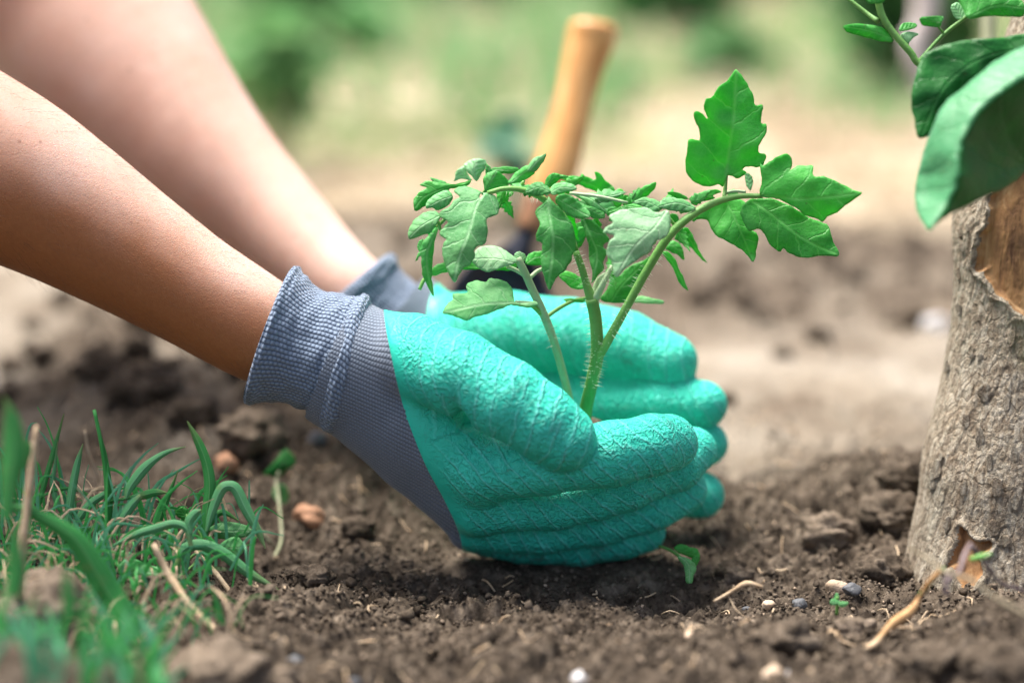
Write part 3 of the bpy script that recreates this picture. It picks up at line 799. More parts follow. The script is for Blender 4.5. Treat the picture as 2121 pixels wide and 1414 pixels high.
# ------------------------------------------------------------------ leaves
def leaf(parent, poly, mid, d0, tx=0.0, ty=0.0, fold=.25, droop=0.0, mat=None, name='leaflet', crop=None, step=6.0, seed=0, smoothn=3, wave=.0013, nlat=4.2, mat2=None, side2=1, tooth=2.2):
    if crop: 
        s_, ox, oy = crop
        poly = [(x/s_+ox, y/s_+oy) for x, y in poly]; mid = [(x/s_+ox, y/s_+oy) for x, y in mid]
    pl = catmull(np.array(poly, float), smoothn, True)
    md = catmull(np.array(mid, float), 6)
    keep = [0]
    for i in range(1, len(pl)):
        if np.hypot(*(pl[i]-pl[keep[-1]])) > 1.2: keep.append(i)
    pl = pl[keep]
    if tooth:
        nr_ = np.roll(pl, -1, 0)-np.roll(pl, 1, 0); nr_ = np.stack([nr_[:, 1], -nr_[:, 0]], 1)/(np.hypot(*nr_.T)[:, None]+1e-9)
        pl = pl+nr_*(noise3(np.column_stack([pl*.11, np.full(len(pl), seed*1.3)]))*tooth)[:, None]
    lo, hi = pl.min(0), pl.max(0); step = min(step, max(2.5, min(hi-lo)/7))
    gx, gy = np.meshgrid(np.arange(lo[0], hi[0], step), np.arange(lo[1], hi[1], step*.87)); gx = gx+(np.arange(gx.shape[0]) % 2)[:, None]*step*.5
    g = np.stack([gx.ravel(), gy.ravel()], 1)
    ins = np.zeros(len(g), bool); dm = np.full(len(g), 1e9)
    for i in range(len(pl)):
        a, b = pl[i], pl[(i+1) % len(pl)]
        c = ((a[1] > g[:, 1]) != (b[1] > g[:, 1])) & (g[:, 0] < (b[0]-a[0])*(g[:, 1]-a[1])/((b[1]-a[1]) if abs(b[1]-a[1]) > 1e-9 else 1e-9)+a[0])
        ins ^= c
        ab = b-a; t = np.clip(((g-a)@ab)/(ab@ab+1e-9), 0, 1); dm = np.minimum(dm, np.hypot(*(g-a-t[:, None]*ab).T))
    g = g[ins & (dm > step*.4)]
    pts = np.vstack([pl, g]); n = len(pl)
    v2, _, tri, *_ = delaunay_2d_cdt([Vector(p) for p in pts.tolist()], [(i, (i+1) % n) for i in range(n)], [], 2, 1e-4)
    v2 = np.array([v[:] for v in v2])
    # keep only triangles within the outline
    tri = np.array([t for t in tri if len(t) == 3])
    cc = v2[tri].mean(1); ins = np.zeros(len(cc), bool)
    for i in range(n):
        a, b = pl[i], pl[(i+1) % n]
        ins ^= ((a[1] > cc[:, 1]) != (b[1] > cc[:, 1])) & (cc[:, 0] < (b[0]-a[0])*(cc[:, 1]-a[1])/((b[1]-a[1]) if abs(b[1]-a[1]) > 1e-9 else 1e-9)+a[0])
    tri = tri[ins]
    # midrib coordinates
    seglen = np.hypot(*np.diff(md, axis=0).T); cum = np.concatenate([[0], np.cumsum(seglen)]); Lm = cum[-1]
    bd = np.full(len(v2), 1e9); U = np.zeros(len(v2)); S = np.zeros(len(v2))
    for i in range(len(md)-1):
        a, b = md[i], md[i+1]; ab = b-a; tt = ((v2-a)@ab)/(ab@ab+1e-9)
        lo_t = -9 if i == 0 else 0; hi_t = 9 if i == len(md)-2 else 1; t = np.clip(tt, lo_t, hi_t)
        dv = v2-a-t[:, None]*ab; dd = np.hypot(*dv.T); m = dd < bd
        U = np.where(m, cum[i]+t*seglen[i], U); sgn = np.sign(ab[0]*dv[:, 1]-ab[1]*dv[:, 0]); S = np.where(m, dd*sgn, S); bd = np.where(m, dd, bd)
    kk = K*d0; c0 = md[0]
    q = U/Lm*nlat-.75*np.abs(S)/Lm*nlat
    dep = d0+(v2[:, 0]-c0[0])*kk*tx+(v2[:, 1]-c0[1])*kk*ty + fold*np.abs(S)*kk + droop*(U/Lm)**2*Lm*kk
    ww = noise3(np.stack([v2[:, 0]*.018, v2[:, 1]*.018, np.full(len(v2), seed*3.7)], 1))
    dep = dep+wave*2.2*ww+wave*.16*np.cos(q*2*math.pi+math.pi)*np.clip(np.abs(S)/14, 0, 1)
    V = PA(v2[:, 0], v2[:, 1], dep)
    nn_ = np.cross(V[tri[:, 1]]-V[tri[:, 0]], V[tri[:, 2]]-V[tri[:, 0]]).sum(0)
    if nn_@RF > 0: tri = tri[:, ::-1].copy()
    # face orientation towards camera
    o = mesh_obj(name, V, tri, mat)
    if mat2 is not None:
        o.data.materials.append(mat2); o.data.polygons.foreach_set('material_index', (S[tri].mean(1)*side2 > 0).astype(np.int32))
    uvset(o, np.stack([U/Lm*nlat, S/Lm*nlat], 1))
    md_ = o.modifiers.new('thickness', 'SOLIDIFY'); md_.thickness = .0002; md_.offset = 0
    under(o, parent)
    return o
c3 = (3.314, 820, 280); c4 = (2.72, 1360, 120); c2 = (2.21, 840, 560)
seed_root = empty('tomato_seedling', P(1200, 930, 1.225))
tag(seed_root, 'young tomato seedling with lobed bright green leaves, held in the cupped teal gloves', 'seedling')
def L3(poly, mid, d0, mat=LEAF, **kw):
    global _ls; _ls += 1
    return leaf(seed_root, poly, mid, d0, mat=mat, crop=c3, seed=_ls, **kw)
def L4(poly, mid, d0, mat=LEAFG, **kw):
    global _ls; _ls += 1
    return leaf(seed_root, poly, mid, d0, mat=mat, crop=c4, seed=_ls, **kw)
_ls = 0
# right branch, large leaflets
L4([(378,722),(388,700),(398,664),(430,665),(445,676),(475,672),(503,655),(502,643),(484,630),(495,617),(520,612),(560,617),(600,600),(618,560),(604,538),(572,530),(583,480),(612,440),(620,375),(590,365),(598,300),(596,265),(555,266),(543,215),(520,160),(490,115),(447,66),(410,115),(350,168),(308,228),(277,232),(268,290),(288,342),(262,318),(228,303),(210,312),(216,360),(240,402),(245,465),(215,460),(180,463),(172,520),(164,580),(166,640),(190,680),(240,714),(300,727),(345,712),(366,725)],
   [(380,735),(400,580),(420,440),(436,300),(447,66)], 1.176, tx=.15, ty=.25, fold=-.18, droop=.1)
L4([(583,770),(592,680),(582,592),(600,605),(650,575),(700,545),(740,541),(763,565),(762,610),(745,642),(792,610),(840,607),(880,611),(886,665),(940,667),(1000,690),(1070,722),(1115,750),(1163,760),(1100,805),(1050,845),(1000,878),(960,893),(935,925),(900,905),(850,895),(800,860),(740,820),(690,797),(640,790)],
   [(470,778),(585,775),(700,785),(830,795),(1000,780),(1163,760)], 1.168, tx=-.1, ty=.15, fold=.25)
L4([(520,800),(560,796),(640,792),(740,825),(800,862),(860,902),(940,928),(975,960),(990,1020),(1010,1065),(1032,1106),(1000,1120),(940,1115),(850,1127),(790,1118),(750,1100),(715,1075),(697,1092),(660,1072),(625,1030),(598,978),(570,961),(545,970),(518,975),(490,920),(470,860)],
   [(540,805),(620,860),(700,920),(800,1000),(920,1065),(1030,1108)], 1.176, tx=.2, ty=-.1, fold=.12)
L4([(360,800),(440,797),(480,800),(520,840),(525,900),(520,960),(560,985),(573,1020),(562,1090),(545,1147),(510,1115),(480,1080),(420,1045),(350,1010),(305,960),(283,915),(240,907),(205,922),(210,890),(280,840)],
   [(390,800),(440,900),(500,1040),(545,1145)], 1.186, ty=-.15, tx=.1)
L4([(495,660),(515,652),(540,672),(543,710),(528,748),(505,722),(500,690)], [(528,750),(518,700),(510,655)], 1.165, mat=LEAFM, fold=.5)
L4([(185,802),(230,770),(290,745),(345,742),(362,757),(320,775),(330,790),(290,806),(240,808)], [(362,790),(280,780),(185,802)], 1.19, tx=.3)
L4([(398,785),(400,750),(430,738),(455,750),(460,772),(430,785)], [(400,785),(430,760),(458,765)], 1.182)
L4([(100,1015),(160,953),(200,990),(205,1015),(222,1040),(245,1095),(285,1155),(240,1122),(200,1075),(160,1045)], [(130,970),(180,1010),(230,1090),(285,1155)], 1.2, ty=.3)
L4([(50,1070),(90,1028),(128,1048),(150,1095),(154,1138),(115,1105),(85,1095)], [(70,1050),(110,1070),(154,1138)], 1.205)
L4([(30,1098),(60,1090),(95,1120),(112,1150),(120,1180),(145,1225),(160,1260),(180,1312),(145,1285),(115,1240),(90,1180),(60,1140)], [(40,1095),(90,1150),(140,1250),(180,1312)], 1.195, ty=.3)
L4([(62,758),(95,765),(135,775),(175,795),(150,800),(95,790)], [(180,795),(120,780),(62,758)], 1.2)
# left side of the crown
L3([(600,408),(575,432),(590,400),(640,402),(680,420),(705,460),(708,530),(680,553),(628,572),(626,620),(632,660),(622,710),(600,752),(560,760),(538,790),(545,830),(505,890),(460,920),(430,970),(400,1008),(370,960),(345,905),(325,840),(318,780),(335,730),(350,715),(305,690),(312,650),(352,602),(340,582),(300,560),(310,522),(370,490),(395,450),(440,425),(410,405),(400,375),(450,352),(520,365),(575,385)],
   [(600,400),(545,500),(520,600),(480,720),(430,850),(400,1005)], 1.17, mat=LEAFM, ty=-.55, tx=.1, fold=.3, droop=.35)
L3([(1048,420),(1085,460),(1130,500),(1168,555),(1210,612),(1232,700),(1240,780),(1212,820),(1205,860),(1185,890),(1160,930),(1110,970),(1080,1010),(1060,1055),(1040,1050),(1025,990),(1000,920),(994,850),(1005,780),(1003,737),(962,725),(970,660),(990,612),(975,580),(957,530),(985,490),(1030,450)],
   [(1048,425),(1052,560),(1078,700),(1070,850),(1045,1052)], 1.168, mat=LEAF, ty=-.45, fold=.35, droop=.3)
L3([(1100,425),(1140,405),(1190,410),(1240,440),(1290,490),(1320,520),(1336,560),(1280,577),(1230,570),(1175,550),(1130,505),(1095,460)],
   [(1090,425),(1200,490),(1333,560)], 1.163, mat=LEAF, tx=-.2, fold=.3)
L3([(1730,500),(1760,520),(1800,530),(1870,518),(1886,590),(1880,650),(1850,700),(1790,722),(1760,760),(1735,810),(1680,840),(1620,882),(1560,930),(1508,976),(1485,900),(1478,860),(1448,820),(1458,740),(1500,692),(1460,675),(1428,668),(1440,635),(1492,602),(1462,560),(1500,530),(1560,510),(1640,500)],
   [(1850,530),(1770,640),(1680,720),(1600,820),(1510,972)], 1.158, mat=LEAFP, ty=-.35, tx=.2, fold=.15, droop=.2)
L3([(1270,580),(1340,578),(1390,622),(1440,672),(1466,720),(1430,748),(1425,770),(1450,800),(1425,870),(1430,920),(1385,962),(1340,1022),(1350,940),(1330,870),(1325,780),(1310,700),(1290,640)],
   [(1290,585),(1340,700),(1380,820),(1350,1010)], 1.185, mat=LEAF, fold=.5, tx=.3)
L3([(555,320),(520,282),(490,250),(470,212),(480,188),(540,160),(590,165),(617,178),(610,230),(582,272)], [(552,318),(535,240),(560,165)], 1.19, mat=LEAFP, fold=.5)
L3([(398,318),(405,285),(420,240),(470,210),(482,245),(505,290),(520,312),(450,300)], [(510,310),(450,260),(415,240)], 1.195, mat=LEAFP)
L3([(515,312),(440,330),(350,334),(280,320),(205,316),(160,343),(215,358),(175,378),(155,395),(122,440),(130,517),(185,500),(222,470),(280,430),(330,385),(400,362),(480,352)],
   [(510,320),(350,360),(200,420),(128,500)], 1.185, mat=LEAFG, tx=.2, fold=.3)
L3([(203,505),(222,450),(280,400),(350,378),(385,402),(388,440),(350,490),(290,517),(245,500)], [(385,420),(300,450),(205,502)], 1.178, mat=LEAFM, ty=-.3)
L3([(86,712),(90,650),(120,590),(170,545),(220,525),(270,520),(308,560),(290,592),(258,640),(240,670),(200,682),(140,703)],
   [(300,555),(180,620),(88,708)], 1.172, mat=LEAFM, ty=-.3, fold=.3)
L3([(290,635),(272,700),(262,780),(250,860),(246,950),(252,1050),(260,1107),(225,1050),(190,980),(174,900),(170,832),(138,862),(160,790),(182,740),(222,690),(258,650)],
   [(285,640),(215,800),(220,950),(257,1102)], 1.168, mat=LEAF, tx=.5, fold=.5)
L3([(145,760),(165,725),(190,708),(182,760),(158,792)], [(188,712),(150,785)], 1.182, mat=LEAF)
L3([(603,352),(600,300),(630,260),(690,243),(732,270),(772,312),(770,352),(720,362),(665,390),(640,402),(612,385)], [(615,395),(650,320),(690,250)], 1.176, mat=LEAF, fold=.5)
L3([(648,232),(700,222),(740,214),(830,222),(842,250),(790,262),(730,265),(690,252)], [(830,245),(740,240),(650,232)], 1.19, mat=LEAFG)
L3([(905,245),(910,205),(940,160),(985,145),(1033,127),(1012,180),(970,242),(935,250)], [(915,248),(960,190),(1033,128)], 1.176, mat=LEAFM, fold=.6)
L3([(768,330),(808,270),(850,238),(905,203),(952,250),(932,282),(870,312),(820,330)], [(790,325),(860,270),(920,225)], 1.178, mat=LEAF, fold=.5)
L3([(890,392),(910,350),(970,320),(1022,335),(1062,385),(1035,407),(970,417),(920,407)], [(1055,390),(980,360),(895,390)], 1.165, mat=LEAF, fold=.3, ty=-.3)
L3([(1052,392),(1070,350),(1130,325),(1200,333),(1243,368),(1200,386),(1130,397),(1080,412)], [(1055,400),(1130,360),(1240,368)], 1.163, mat=LEAFM, fold=.3, ty=-.3)
L3([(1022,345),(1035,290),(1080,263),(1130,270),(1188,285),(1130,302),(1092,332),(1052,362)], [(1035,350),(1090,290),(1185,285)], 1.175, mat=LEAFG, fold=.5)
L3([(1130,300),(1200,280),(1260,285),(1278,268),(1312,290),(1370,300),(1362,253),(1412,270),(1440,310),(1500,360),(1502,385),(1530,362),(1562,380),(1560,440),(1552,480),(1520,502),(1470,450),(1400,402),(1300,360),(1240,330)],
   [(1130,305),(1300,325),(1450,400),(1530,490)], 1.2, mat=LEAFG, ty=.3)
L3([(1213,400),(1300,393),(1380,400),(1418,432),(1440,403),(1480,450),(1502,500),(1452,542),(1400,520),(1350,500),(1290,450)],
   [(1220,402),(1340,440),(1450,530)], 1.19, mat=LEAFM, ty=-.3)
L3([(1618,472),(1613,420),(1640,398),(1690,360),(1740,335),(1787,323),(1775,370),(1730,412),(1690,442),(1655,467)], [(1625,465),(1690,400),(1785,325)], 1.185, mat=LEAFG, fold=.5)
L3([(1560,482),(1558,420),(1585,410),(1602,420),(1612,470),(1590,490)], [(1580,485),(1580,415)], 1.195, mat=LEAFG)
L3([(1625,462),(1700,428),(1760,438),(1812,460),(1812,512),(1760,532),(1720,502),(1680,482)], [(1805,500),(1720,455),(1630,462)], 1.17, mat=LEAFM, ty=-.3)
L3([(1808,492),(1830,440),(1880,428),(1960,440),(2040,480),(2052,512),(1970,522),(1880,515)], [(2045,500),(1930,465),(1812,488)], 1.17, mat=LEAFM, ty=-.4)
L3([(1455,532),(1520,500),(1600,475),(1660,475),(1702,510),(1620,502),(1540,522)], [(1700,500),(1580,492),(1458,530)], 1.172, mat=LEAFG, ty=-.4)
L3([(1308,497),(1360,497),(1420,530),(1432,567),(1370,572),(1330,560)], [(1310,500),(1370,530),(1430,565)], 1.178, mat=LEAF)
L3([(1198,640),(1260,598),(1320,612),(1310,690),(1250,782),(1210,720)], [(1300,600),(1260,680),(1250,780)], 1.205, mat=LEAFG)
# low pale shoot's leaves
L3([(322,1217),(350,1160),(388,1130),(392,1090),(440,1085),(496,1078),(482,1035),(510,1008),(560,998),(618,1008),(640,986),(695,983),(760,1010),(800,1060),(815,1140),(860,1150),(950,1138),(978,1160),(930,1182),(850,1176),(790,1165),(700,1200),(600,1235),(548,1245),(490,1272),(430,1252),(370,1232)],
   [(965,1155),(800,1150),(600,1160),(330,1215)], 1.175, mat=LEAFM, ty=-.5, fold=.35, droop=.1)
L3([(528,852),(550,790),(600,760),(680,758),(740,783),(790,820),(835,860),(795,890),(720,915),(640,937),(580,920),(545,890)],
   [(835,885),(700,850),(535,850)], 1.18, mat=LEAFP, ty=-.5)
L3([(248,965),(250,910),(310,880),(370,868),(450,885),(520,858),(600,900),(700,910),(800,878),(830,900),(790,932),(700,925),(600,920),(450,922),(350,937)],
   [(820,900),(600,905),(400,905),(250,960)], 1.19, mat=LEAFG)
L3([(888,882),(900,830),(950,800),(1012,798),(1055,840),(1042,882),(960,892)], [(890,885),(960,840),(1050,840)], 1.2, mat=LEAFG)
L3([(1118,962),(1160,930),(1220,945),(1262,970),(1332,1000),(1302,1052),(1220,1052),(1160,1012)], [(1310,1040),(1220,990),(1120,960)], 1.195, mat=LEAFG, ty=-.2)
L3([(1480,952),(1530,962),(1600,900),(1700,858),(1752,832),(1742,900),(1700,982),(1652,1060),(1592,1142),(1500,1150),(1450,1150),(1402,1122),(1450,1060)],
   [(1480,1140),(1560,1020),(1745,840)], 1.205, mat=LEAFG, tx=.2)
L3([(1590,1142),(1680,1102),(1740,1115),(1835,1140),(1820,1157),(1700,1152)], [(1595,1140),(1700,1130),(1830,1148)], 1.215, mat=LEAFM)
L3([(812,830),(822,805),(850,800),(885,815),(892,850),(860,880),(835,872)], [(860,880),(850,805)], 1.186, mat=LEAFP)
L3([(1135,1125),(1200,1120),(1290,1130),(1300,1145),(1220,1150),(1170,1142)], [(1295,1140),(1140,1128)], 1.2, mat=LEAFG)
L3([(1865,395),(1930,392),(1985,415),(2012,442),(1940,432),(1890,415)], [(2010,440),(1940,410),(1868,396)], 1.19, mat=LEAFG)
L3([(680,392),(760,380),(810,395),(780,425),(740,452),(715,445),(700,415)], [(800,385),(740,410),(728,450)], 1.19, mat=LEAFG)
L3([(2010,440),(2060,405),(2121,392),(2121,445),(2060,462)], [(2015,445),(2120,420)], 1.19, mat=LEAFG)
L3([(1880,540),(1930,545),(1940,590),(1900,600),(1875,580)], [(1885,545),(1930,590)], 1.195, mat=LEAFG)
# smaller toothed leaflets that fill the crown
r_ = np.random.default_rng(5)
def small_leaflet(x, y, ang, Ln, wid, d, mat):
    out = []
    prof = [(0, .02), (.10, .55), (.17, .85), (.25, .62), (.33, .98), (.44, .66), (.52, .80), (.62, .46), (.70, .52), (.82, .24), (1.0, 0)]
    for sgn in (1, -1):
        pr = prof if sgn == 1 else prof[-2:0:-1]
        for t, q in pr:
            q = q*wid*r_.uniform(.8, 1.2); out.append((x+math.cos(ang)*Ln*t-math.sin(ang)*q*sgn, y+math.sin(ang)*Ln*t+math.cos(ang)*q*sgn))
    b_ = r_.normal(0, .08)
    mid = [(x+math.cos(ang)*Ln*t-math.sin(ang)*b_*Ln*math.sin(t*3.14), y+math.sin(ang)*Ln*t+math.cos(ang)*b_*Ln*math.sin(t*3.14)) for t in (0, .5, 1)]
    global _ls; _ls += 1
    leaf(seed_root, out, mid, d, mat=mat, seed=_ls, fold=r_.uniform(.15, .7), droop=r_.uniform(-.1, .4), ty=r_.uniform(-.5, .4), tx=r_.uniform(-.3, .3), nlat=3.6, tooth=1.2, smoothn=2)
for (x, y, deg, Ln, wd_, d, m) in [(905, 400, 150, 55, 14, 1.19, LEAFG), (930, 395, 215, 48, 13, 1.185, LEAF), (1020, 375, 250, 40, 12, 1.185, LEAF), (1045, 392, 110, 52, 13, 1.185, LEAFG), (1070, 385, 300, 45, 12, 1.186, LEAFM),
        (1110, 400, 200, 60, 15, 1.176, LEAF), (1150, 400, 330, 70, 17, 1.182, LEAFG), (1180, 420, 20, 75, 18, 1.186, LEAF), (1165, 440, 60, 70, 17, 1.192, LEAFG), (1230, 410, 350, 70, 17, 1.186, LEAFM), (1260, 430, 45, 60, 16, 1.176, LEAF),
        (1300, 430, 300, 50, 14, 1.186, LEAFG), (1330, 440, 340, 62, 15, 1.182, LEAF), (1380, 430, 290, 44, 12, 1.19, LEAFG), (1395, 425, 15, 55, 14, 1.18, LEAFM), (1430, 420, 330, 52, 13, 1.184, LEAF), (1350, 470, 100, 60, 16, 1.196, LEAFG),
        (1235, 450, 95, 80, 17, 1.198, LEAFG), (1290, 520, 120, 75, 20, 1.2, LEAFG), (1130, 500, 70, 60, 15, 1.2, LEAFG), (1040, 410, 60, 50, 13, 1.192, LEAF), (900, 440, 100, 60, 15, 1.186, LEAFG), (1215, 470, 130, 60, 15, 1.2, LEAF), (1400, 470, 60, 60, 14, 1.195, LEAFG)]:
    small_leaflet(x, y, math.radians(deg), Ln, wd_, d, m)
# stems
def stem(L, mat=M_STEM, parent=None, name='stem', seg=12, **kw):
    pts = [P(a, b, c) for a, b, c, _ in L]; r = [rr*K*c for _, _, c, rr in L]
    return tube(name, pts, r, mat, parent if parent is not None else seed_root, seg=seg, **kw)
stem([(1205, 920, 1.22, 15), (1213, 850, 1.215, 14), (1223, 804, 1.205, 13.5), (1236, 741, 1.195, 14), (1236, 690, 1.19, 13), (1232, 650, 1.188, 13), (1225, 619, 1.186, 13)], flat=.95)
stem([(1235, 748, 1.195, 9), (1252, 718, 1.19, 9.5), (1290, 650, 1.183, 9), (1340, 560, 1.176, 9), (1385, 490, 1.172, 9), (1430, 448, 1.172, 8.5), (1480, 420, 1.174, 7.5), (1530, 407, 1.172, 6), (1580, 406, 1.17, 5)], name='stem')
stem([(1500, 410, 1.174, 4.5), (1502, 390, 1.176, 4.2), (1507, 330, 1.176, 3)])
stem([(1228, 628, 1.187, 12), (1215, 590, 1.186, 8.5), (1205, 555, 1.184, 7.5), (1192, 520, 1.183, 7)])
stem([(1192, 520, 1.183, 7), (1180, 480, 1.185, 7), (1165, 445, 1.185, 6.5), (1140, 425, 1.182, 7), (1118, 408, 1.178, 6.8), (1085, 394, 1.174, 6), (1045, 391, 1.172, 5.5), (1010, 400, 1.172, 5)])
stem([(1230, 625, 1.187, 9), (1248, 590, 1.183, 6.5), (1268, 550, 1.181, 4)], M_STEMP)
stem([(1228, 622, 1.19, 8), (1240, 580, 1.19, 6), (1262, 565, 1.188, 5)], M_STEMP)
stem([(1180, 830, 1.225, 8), (1172, 795, 1.215, 8), (1150, 715, 1.20, 8.5), (1128, 655, 1.192, 9), (1103, 600, 1.187, 8.5), (1085, 560, 1.184, 8), (1072, 535, 1.183, 8)], M_STEMP)
stem([(1126, 654, 1.192, 6), (1105, 635, 1.187, 4.5), (1088, 630, 1.184, 4)], M_STEM)
stem([(1116, 632, 1.19, 5.5), (1095, 628, 1.184, 5), (1068, 626, 1.180, 4)], M_STEMP)
stem([(1130, 658, 1.193, 4.5), (1155, 640, 1.196, 4), (1185, 624, 1.2, 4), (1215, 617, 1.203, 3)], M_STEM)
stem([(1090, 572, 1.186, 5), (1070, 560, 1.186, 4.5), (1050, 552, 1.185, 4)], M_STEMP)
stem([(1098, 575, 1.187, 4.5), (1112, 562, 1.19, 4), (1125, 556, 1.192, 3.5)], M_STEMP)
stem([(893, 566, 1.192, 4), (878, 580, 1.192, 4), (869, 600, 1.192, 3.5)], M_STEM)
for q in [((985, 405), (960, 398)), ((1000, 402), (1012, 392)), ((1150, 395), (1130, 405)), ((1290, 440), (1370, 445)), ((1330, 440), (1310, 430)), ((1400, 470), (1372, 440)), ((1440, 445), (1400, 425)),
          ((905, 470), (960, 425)), ((912, 475), (905, 455)), ((1080, 392), (1085, 375)), ((1395, 480), (1372, 462)), ((1500, 400), (1545, 398)), ((1180, 400), (1300, 420))]:
    (x0, y0), (x1, y1) = q
    stem([(x0, y0, 1.18, 3.6), ((x0+x1)/2, (y0+y1)/2-3, 1.178, 3.4), (x1, y1, 1.178, 3)], random.choice([M_STEM, M_STEMP]), seg=8)
# downy hairs on the stems
def stem_hairs():
    r = np.random.default_rng(2); L = []
    runs = [([(1223, 804), (1236, 741), (1236, 690), (1228, 625)], 1.192, 13, 150), ([(1252, 718), (1290, 650), (1340, 560), (1385, 490)], 1.18, 8.5, 110),
            ([(1250, 590), (1268, 550)], 1.182, 5, 60), ([(1118, 408), (1045, 391)], 1.175, 5.5, 35), ([(1150, 715), (1103, 600)], 1.19, 8, 40), ([(1215, 590), (1192, 520)], 1.184, 7, 40)]
    for pts, d, rp, n in runs:
        pts = np.array(pts, float); sl = np.hypot(*np.diff(pts, axis=0).T); cum = np.concatenate([[0], np.cumsum(sl)])
        for _ in range(n):
            s_ = r.uniform(0, cum[-1]); i = min(np.searchsorted(cum, s_)-1, len(sl)-1); i = max(i, 0); t = (s_-cum[i])/sl[i]
            c = pts[i]+t*(pts[i+1]-pts[i]); dr = (pts[i+1]-pts[i])/sl[i]; nn = np.array([-dr[1], dr[0]])
            th = r.uniform(-math.pi, math.pi); ln = r.uniform(7, 15)
            o2 = nn*math.cos(th); oz = -abs(math.sin(th))
            a = P(*(c+o2*rp*.9), d+oz*rp*.9*K*d); b = P(*(c+o2*(rp+ln)+np.array([0, 1.5])), d+oz*(rp+ln)*K*d)
            L.append(tube_data(np.array([a, (a+b)/2, b]), [.00009, .00007, .00002], seg=3, nsub=1))
    return join_data(L)
V, Fh = stem_hairs(); sh = mesh_obj('stem_hair', V, Fh, M_HAIR); under(sh, seed_root); sh['kind'] = 'stuff'
# root ball of soil inside the hands, with an added lobe
rb = mk([(1150, 930, 1.232, 60), (1210, 925, 1.232, 62)])
rb_shade = mk([(968, 868, 1.204, 36), (1000, 885, 1.206, 34)])  # added lobe of soil, stands in for shade in the thumb crease
rbf = lambda p: smin(chain_sd(p, rb), chain_sd(p, rb_shade), .004)+.002*noise3(p*130)
V, Fq = surface_nets(rbf, np.minimum(rb[0], rb_shade[0]).min(0)-.03, np.maximum(rb[0], rb_shade[0]).max(0)+.03, .002, 1)
o = mesh_obj('root_ball', V, Fq, MS_SOIL); under(o, seed_root)

# ------------------------------------------------------------------ trowel behind the hands
tr = empty('trowel', P(1040, 640, 1.47))
tag(tr, 'garden trowel stuck upright in the soil behind the gloves, orange wooden handle and dark blade', 'trowel')
hp = [(1232, 44, 1.50, 30), (1231, 50, 1.50, 46), (1229, 62, 1.50, 51), (1222, 90, 1.50, 50), (1205, 150, 1.497, 44), (1190, 210, 1.494, 40), (1172, 280, 1.49, 42), (1150, 350, 1.486, 46), (1130, 400, 1.483, 44), (1118, 425, 1.482, 36)]
V, Ft = tube_data(np.array([P(a, b, c) for a, b, c, _ in hp]), [r*K*c for _, _, c, r in hp], seg=28, nsub=5, flat=.8)
o = mesh_obj('handle', V, Ft, WOOD); under(o, tr)
nring = (len(V)-2)//28
uvset(o, np.vstack([np.stack([np.tile(np.arange(28)/28, nring), np.repeat(np.arange(nring)/nring*3, 28)], 1), [[0, 0], [0, 3]]]))
tube('ferrule', [P(1122, 412, 1.482), P(1108, 450, 1.48), P(1096, 480, 1.478)], [.0105, .0100, .0085], FERR, tr, seg=20)
tube('neck', [P(1100, 470, 1.479), P(1085, 500, 1.478), P(1060, 545, 1.475)], [.007, .006, .006], METAL, tr, seg=14)
# blade: curved scoop
bv = []; bw = [18, 52, 92, 108, 112, 108, 90, 55, 6]; bn = len(bw)
A0, A1 = np.array([1078, 500.0]), np.array([985, 800.0])
for i in range(bn):
    t = i/(bn-1); c = A0+(A1-A0)*t; dr = (A1-A0)/np.linalg.norm(A1-A0); nn = np.array([-dr[1], dr[0]])
    for j in range(13):
        s_ = (j/6-1); q = c+nn*bw[i]*s_*-1; bv.append(P(q[0], q[1], 1.475+.012*(1-s_*s_)*min(1, t*5)-.01*t))
bf = [(i*13+j, i*13+j+1, (i+1)*13+j+1, (i+1)*13+j) for i in range(bn-1) for j in range(12)]
o = mesh_obj('blade', bv, bf, METAL); under(o, tr); m_ = o.modifiers.new('t', 'SOLIDIFY'); m_.thickness = .0018

# ------------------------------------------------------------------ tree trunk at the right
TR = [(1420, 2080, 262), (1290, 2078, 222), (1130, 2078, 192), (1040, 2080, 176), (950, 2082, 171), (880, 2085, 156), (800, 2088, 139), (700, 2092, 124), (600, 2096, 120), (520, 2100, 126), (440, 2106, 132), (330, 2130, 132), (200, 2172, 130), (0, 2236, 128), (-400, 2350, 126), (-1200, 2480, 120), (-2600, 2640, 110), (-4200, 2800, 95)]
tr_d = 1.225
tree = empty('tree', P(2080, 1290, tr_d))
tag(tree, 'grey barked tree trunk at the right edge with orange bare wood where bark has peeled', 'tree')
zz = []; 
tc = catmull(np.array([[*P(x, y, tr_d), r*K*tr_d] for y, x, r in TR]), 60)
keepz = np.concatenate([np.arange(0, 60*13, 1), np.arange(60*13, len(tc), 6)])
tc = tc[keepz[keepz < len(tc)]]
seg = 520; th = np.arange(seg)/seg*2*math.pi
dirs = np.cos(th)[:, None]*RX+np.sin(th)[:, None]*np.array([0, 1.0, 0])
Vt = tc[:, None, :3]+dirs[None]*tc[:, None, 3:4]
flat_ = Vt.reshape(-1, 3)
q = flat_*np.array([1, 1, .30])
pl1 = noise3(q*np.array([170, 170, 150])+.25*noise3(flat_*60)[:, None]*20/20); 
step_ = sst(-.06, .02, pl1)+.7*sst(.12, .20, noise3(q*np.array([260, 260, 240])+9))+.5*sst(0, .05, noise3(q*np.array([420, 420, 500])+19))
crack = np.clip(1-np.abs(noise3(q*np.array([120, 120, 60])+11))*8, 0, 1)*np.clip(noise3(flat_*30+2)*3+.4, 0, 1)
disp = .0012*noise3(flat_*28)+.00022*(step_-1)+.0003*noise3(q*800)+.00025*noise3(flat_*np.array([520, 520, 380]))-.0006*crack
ppx, ppy, pd = toPix(flat_)
front = pd < tr_d+.01
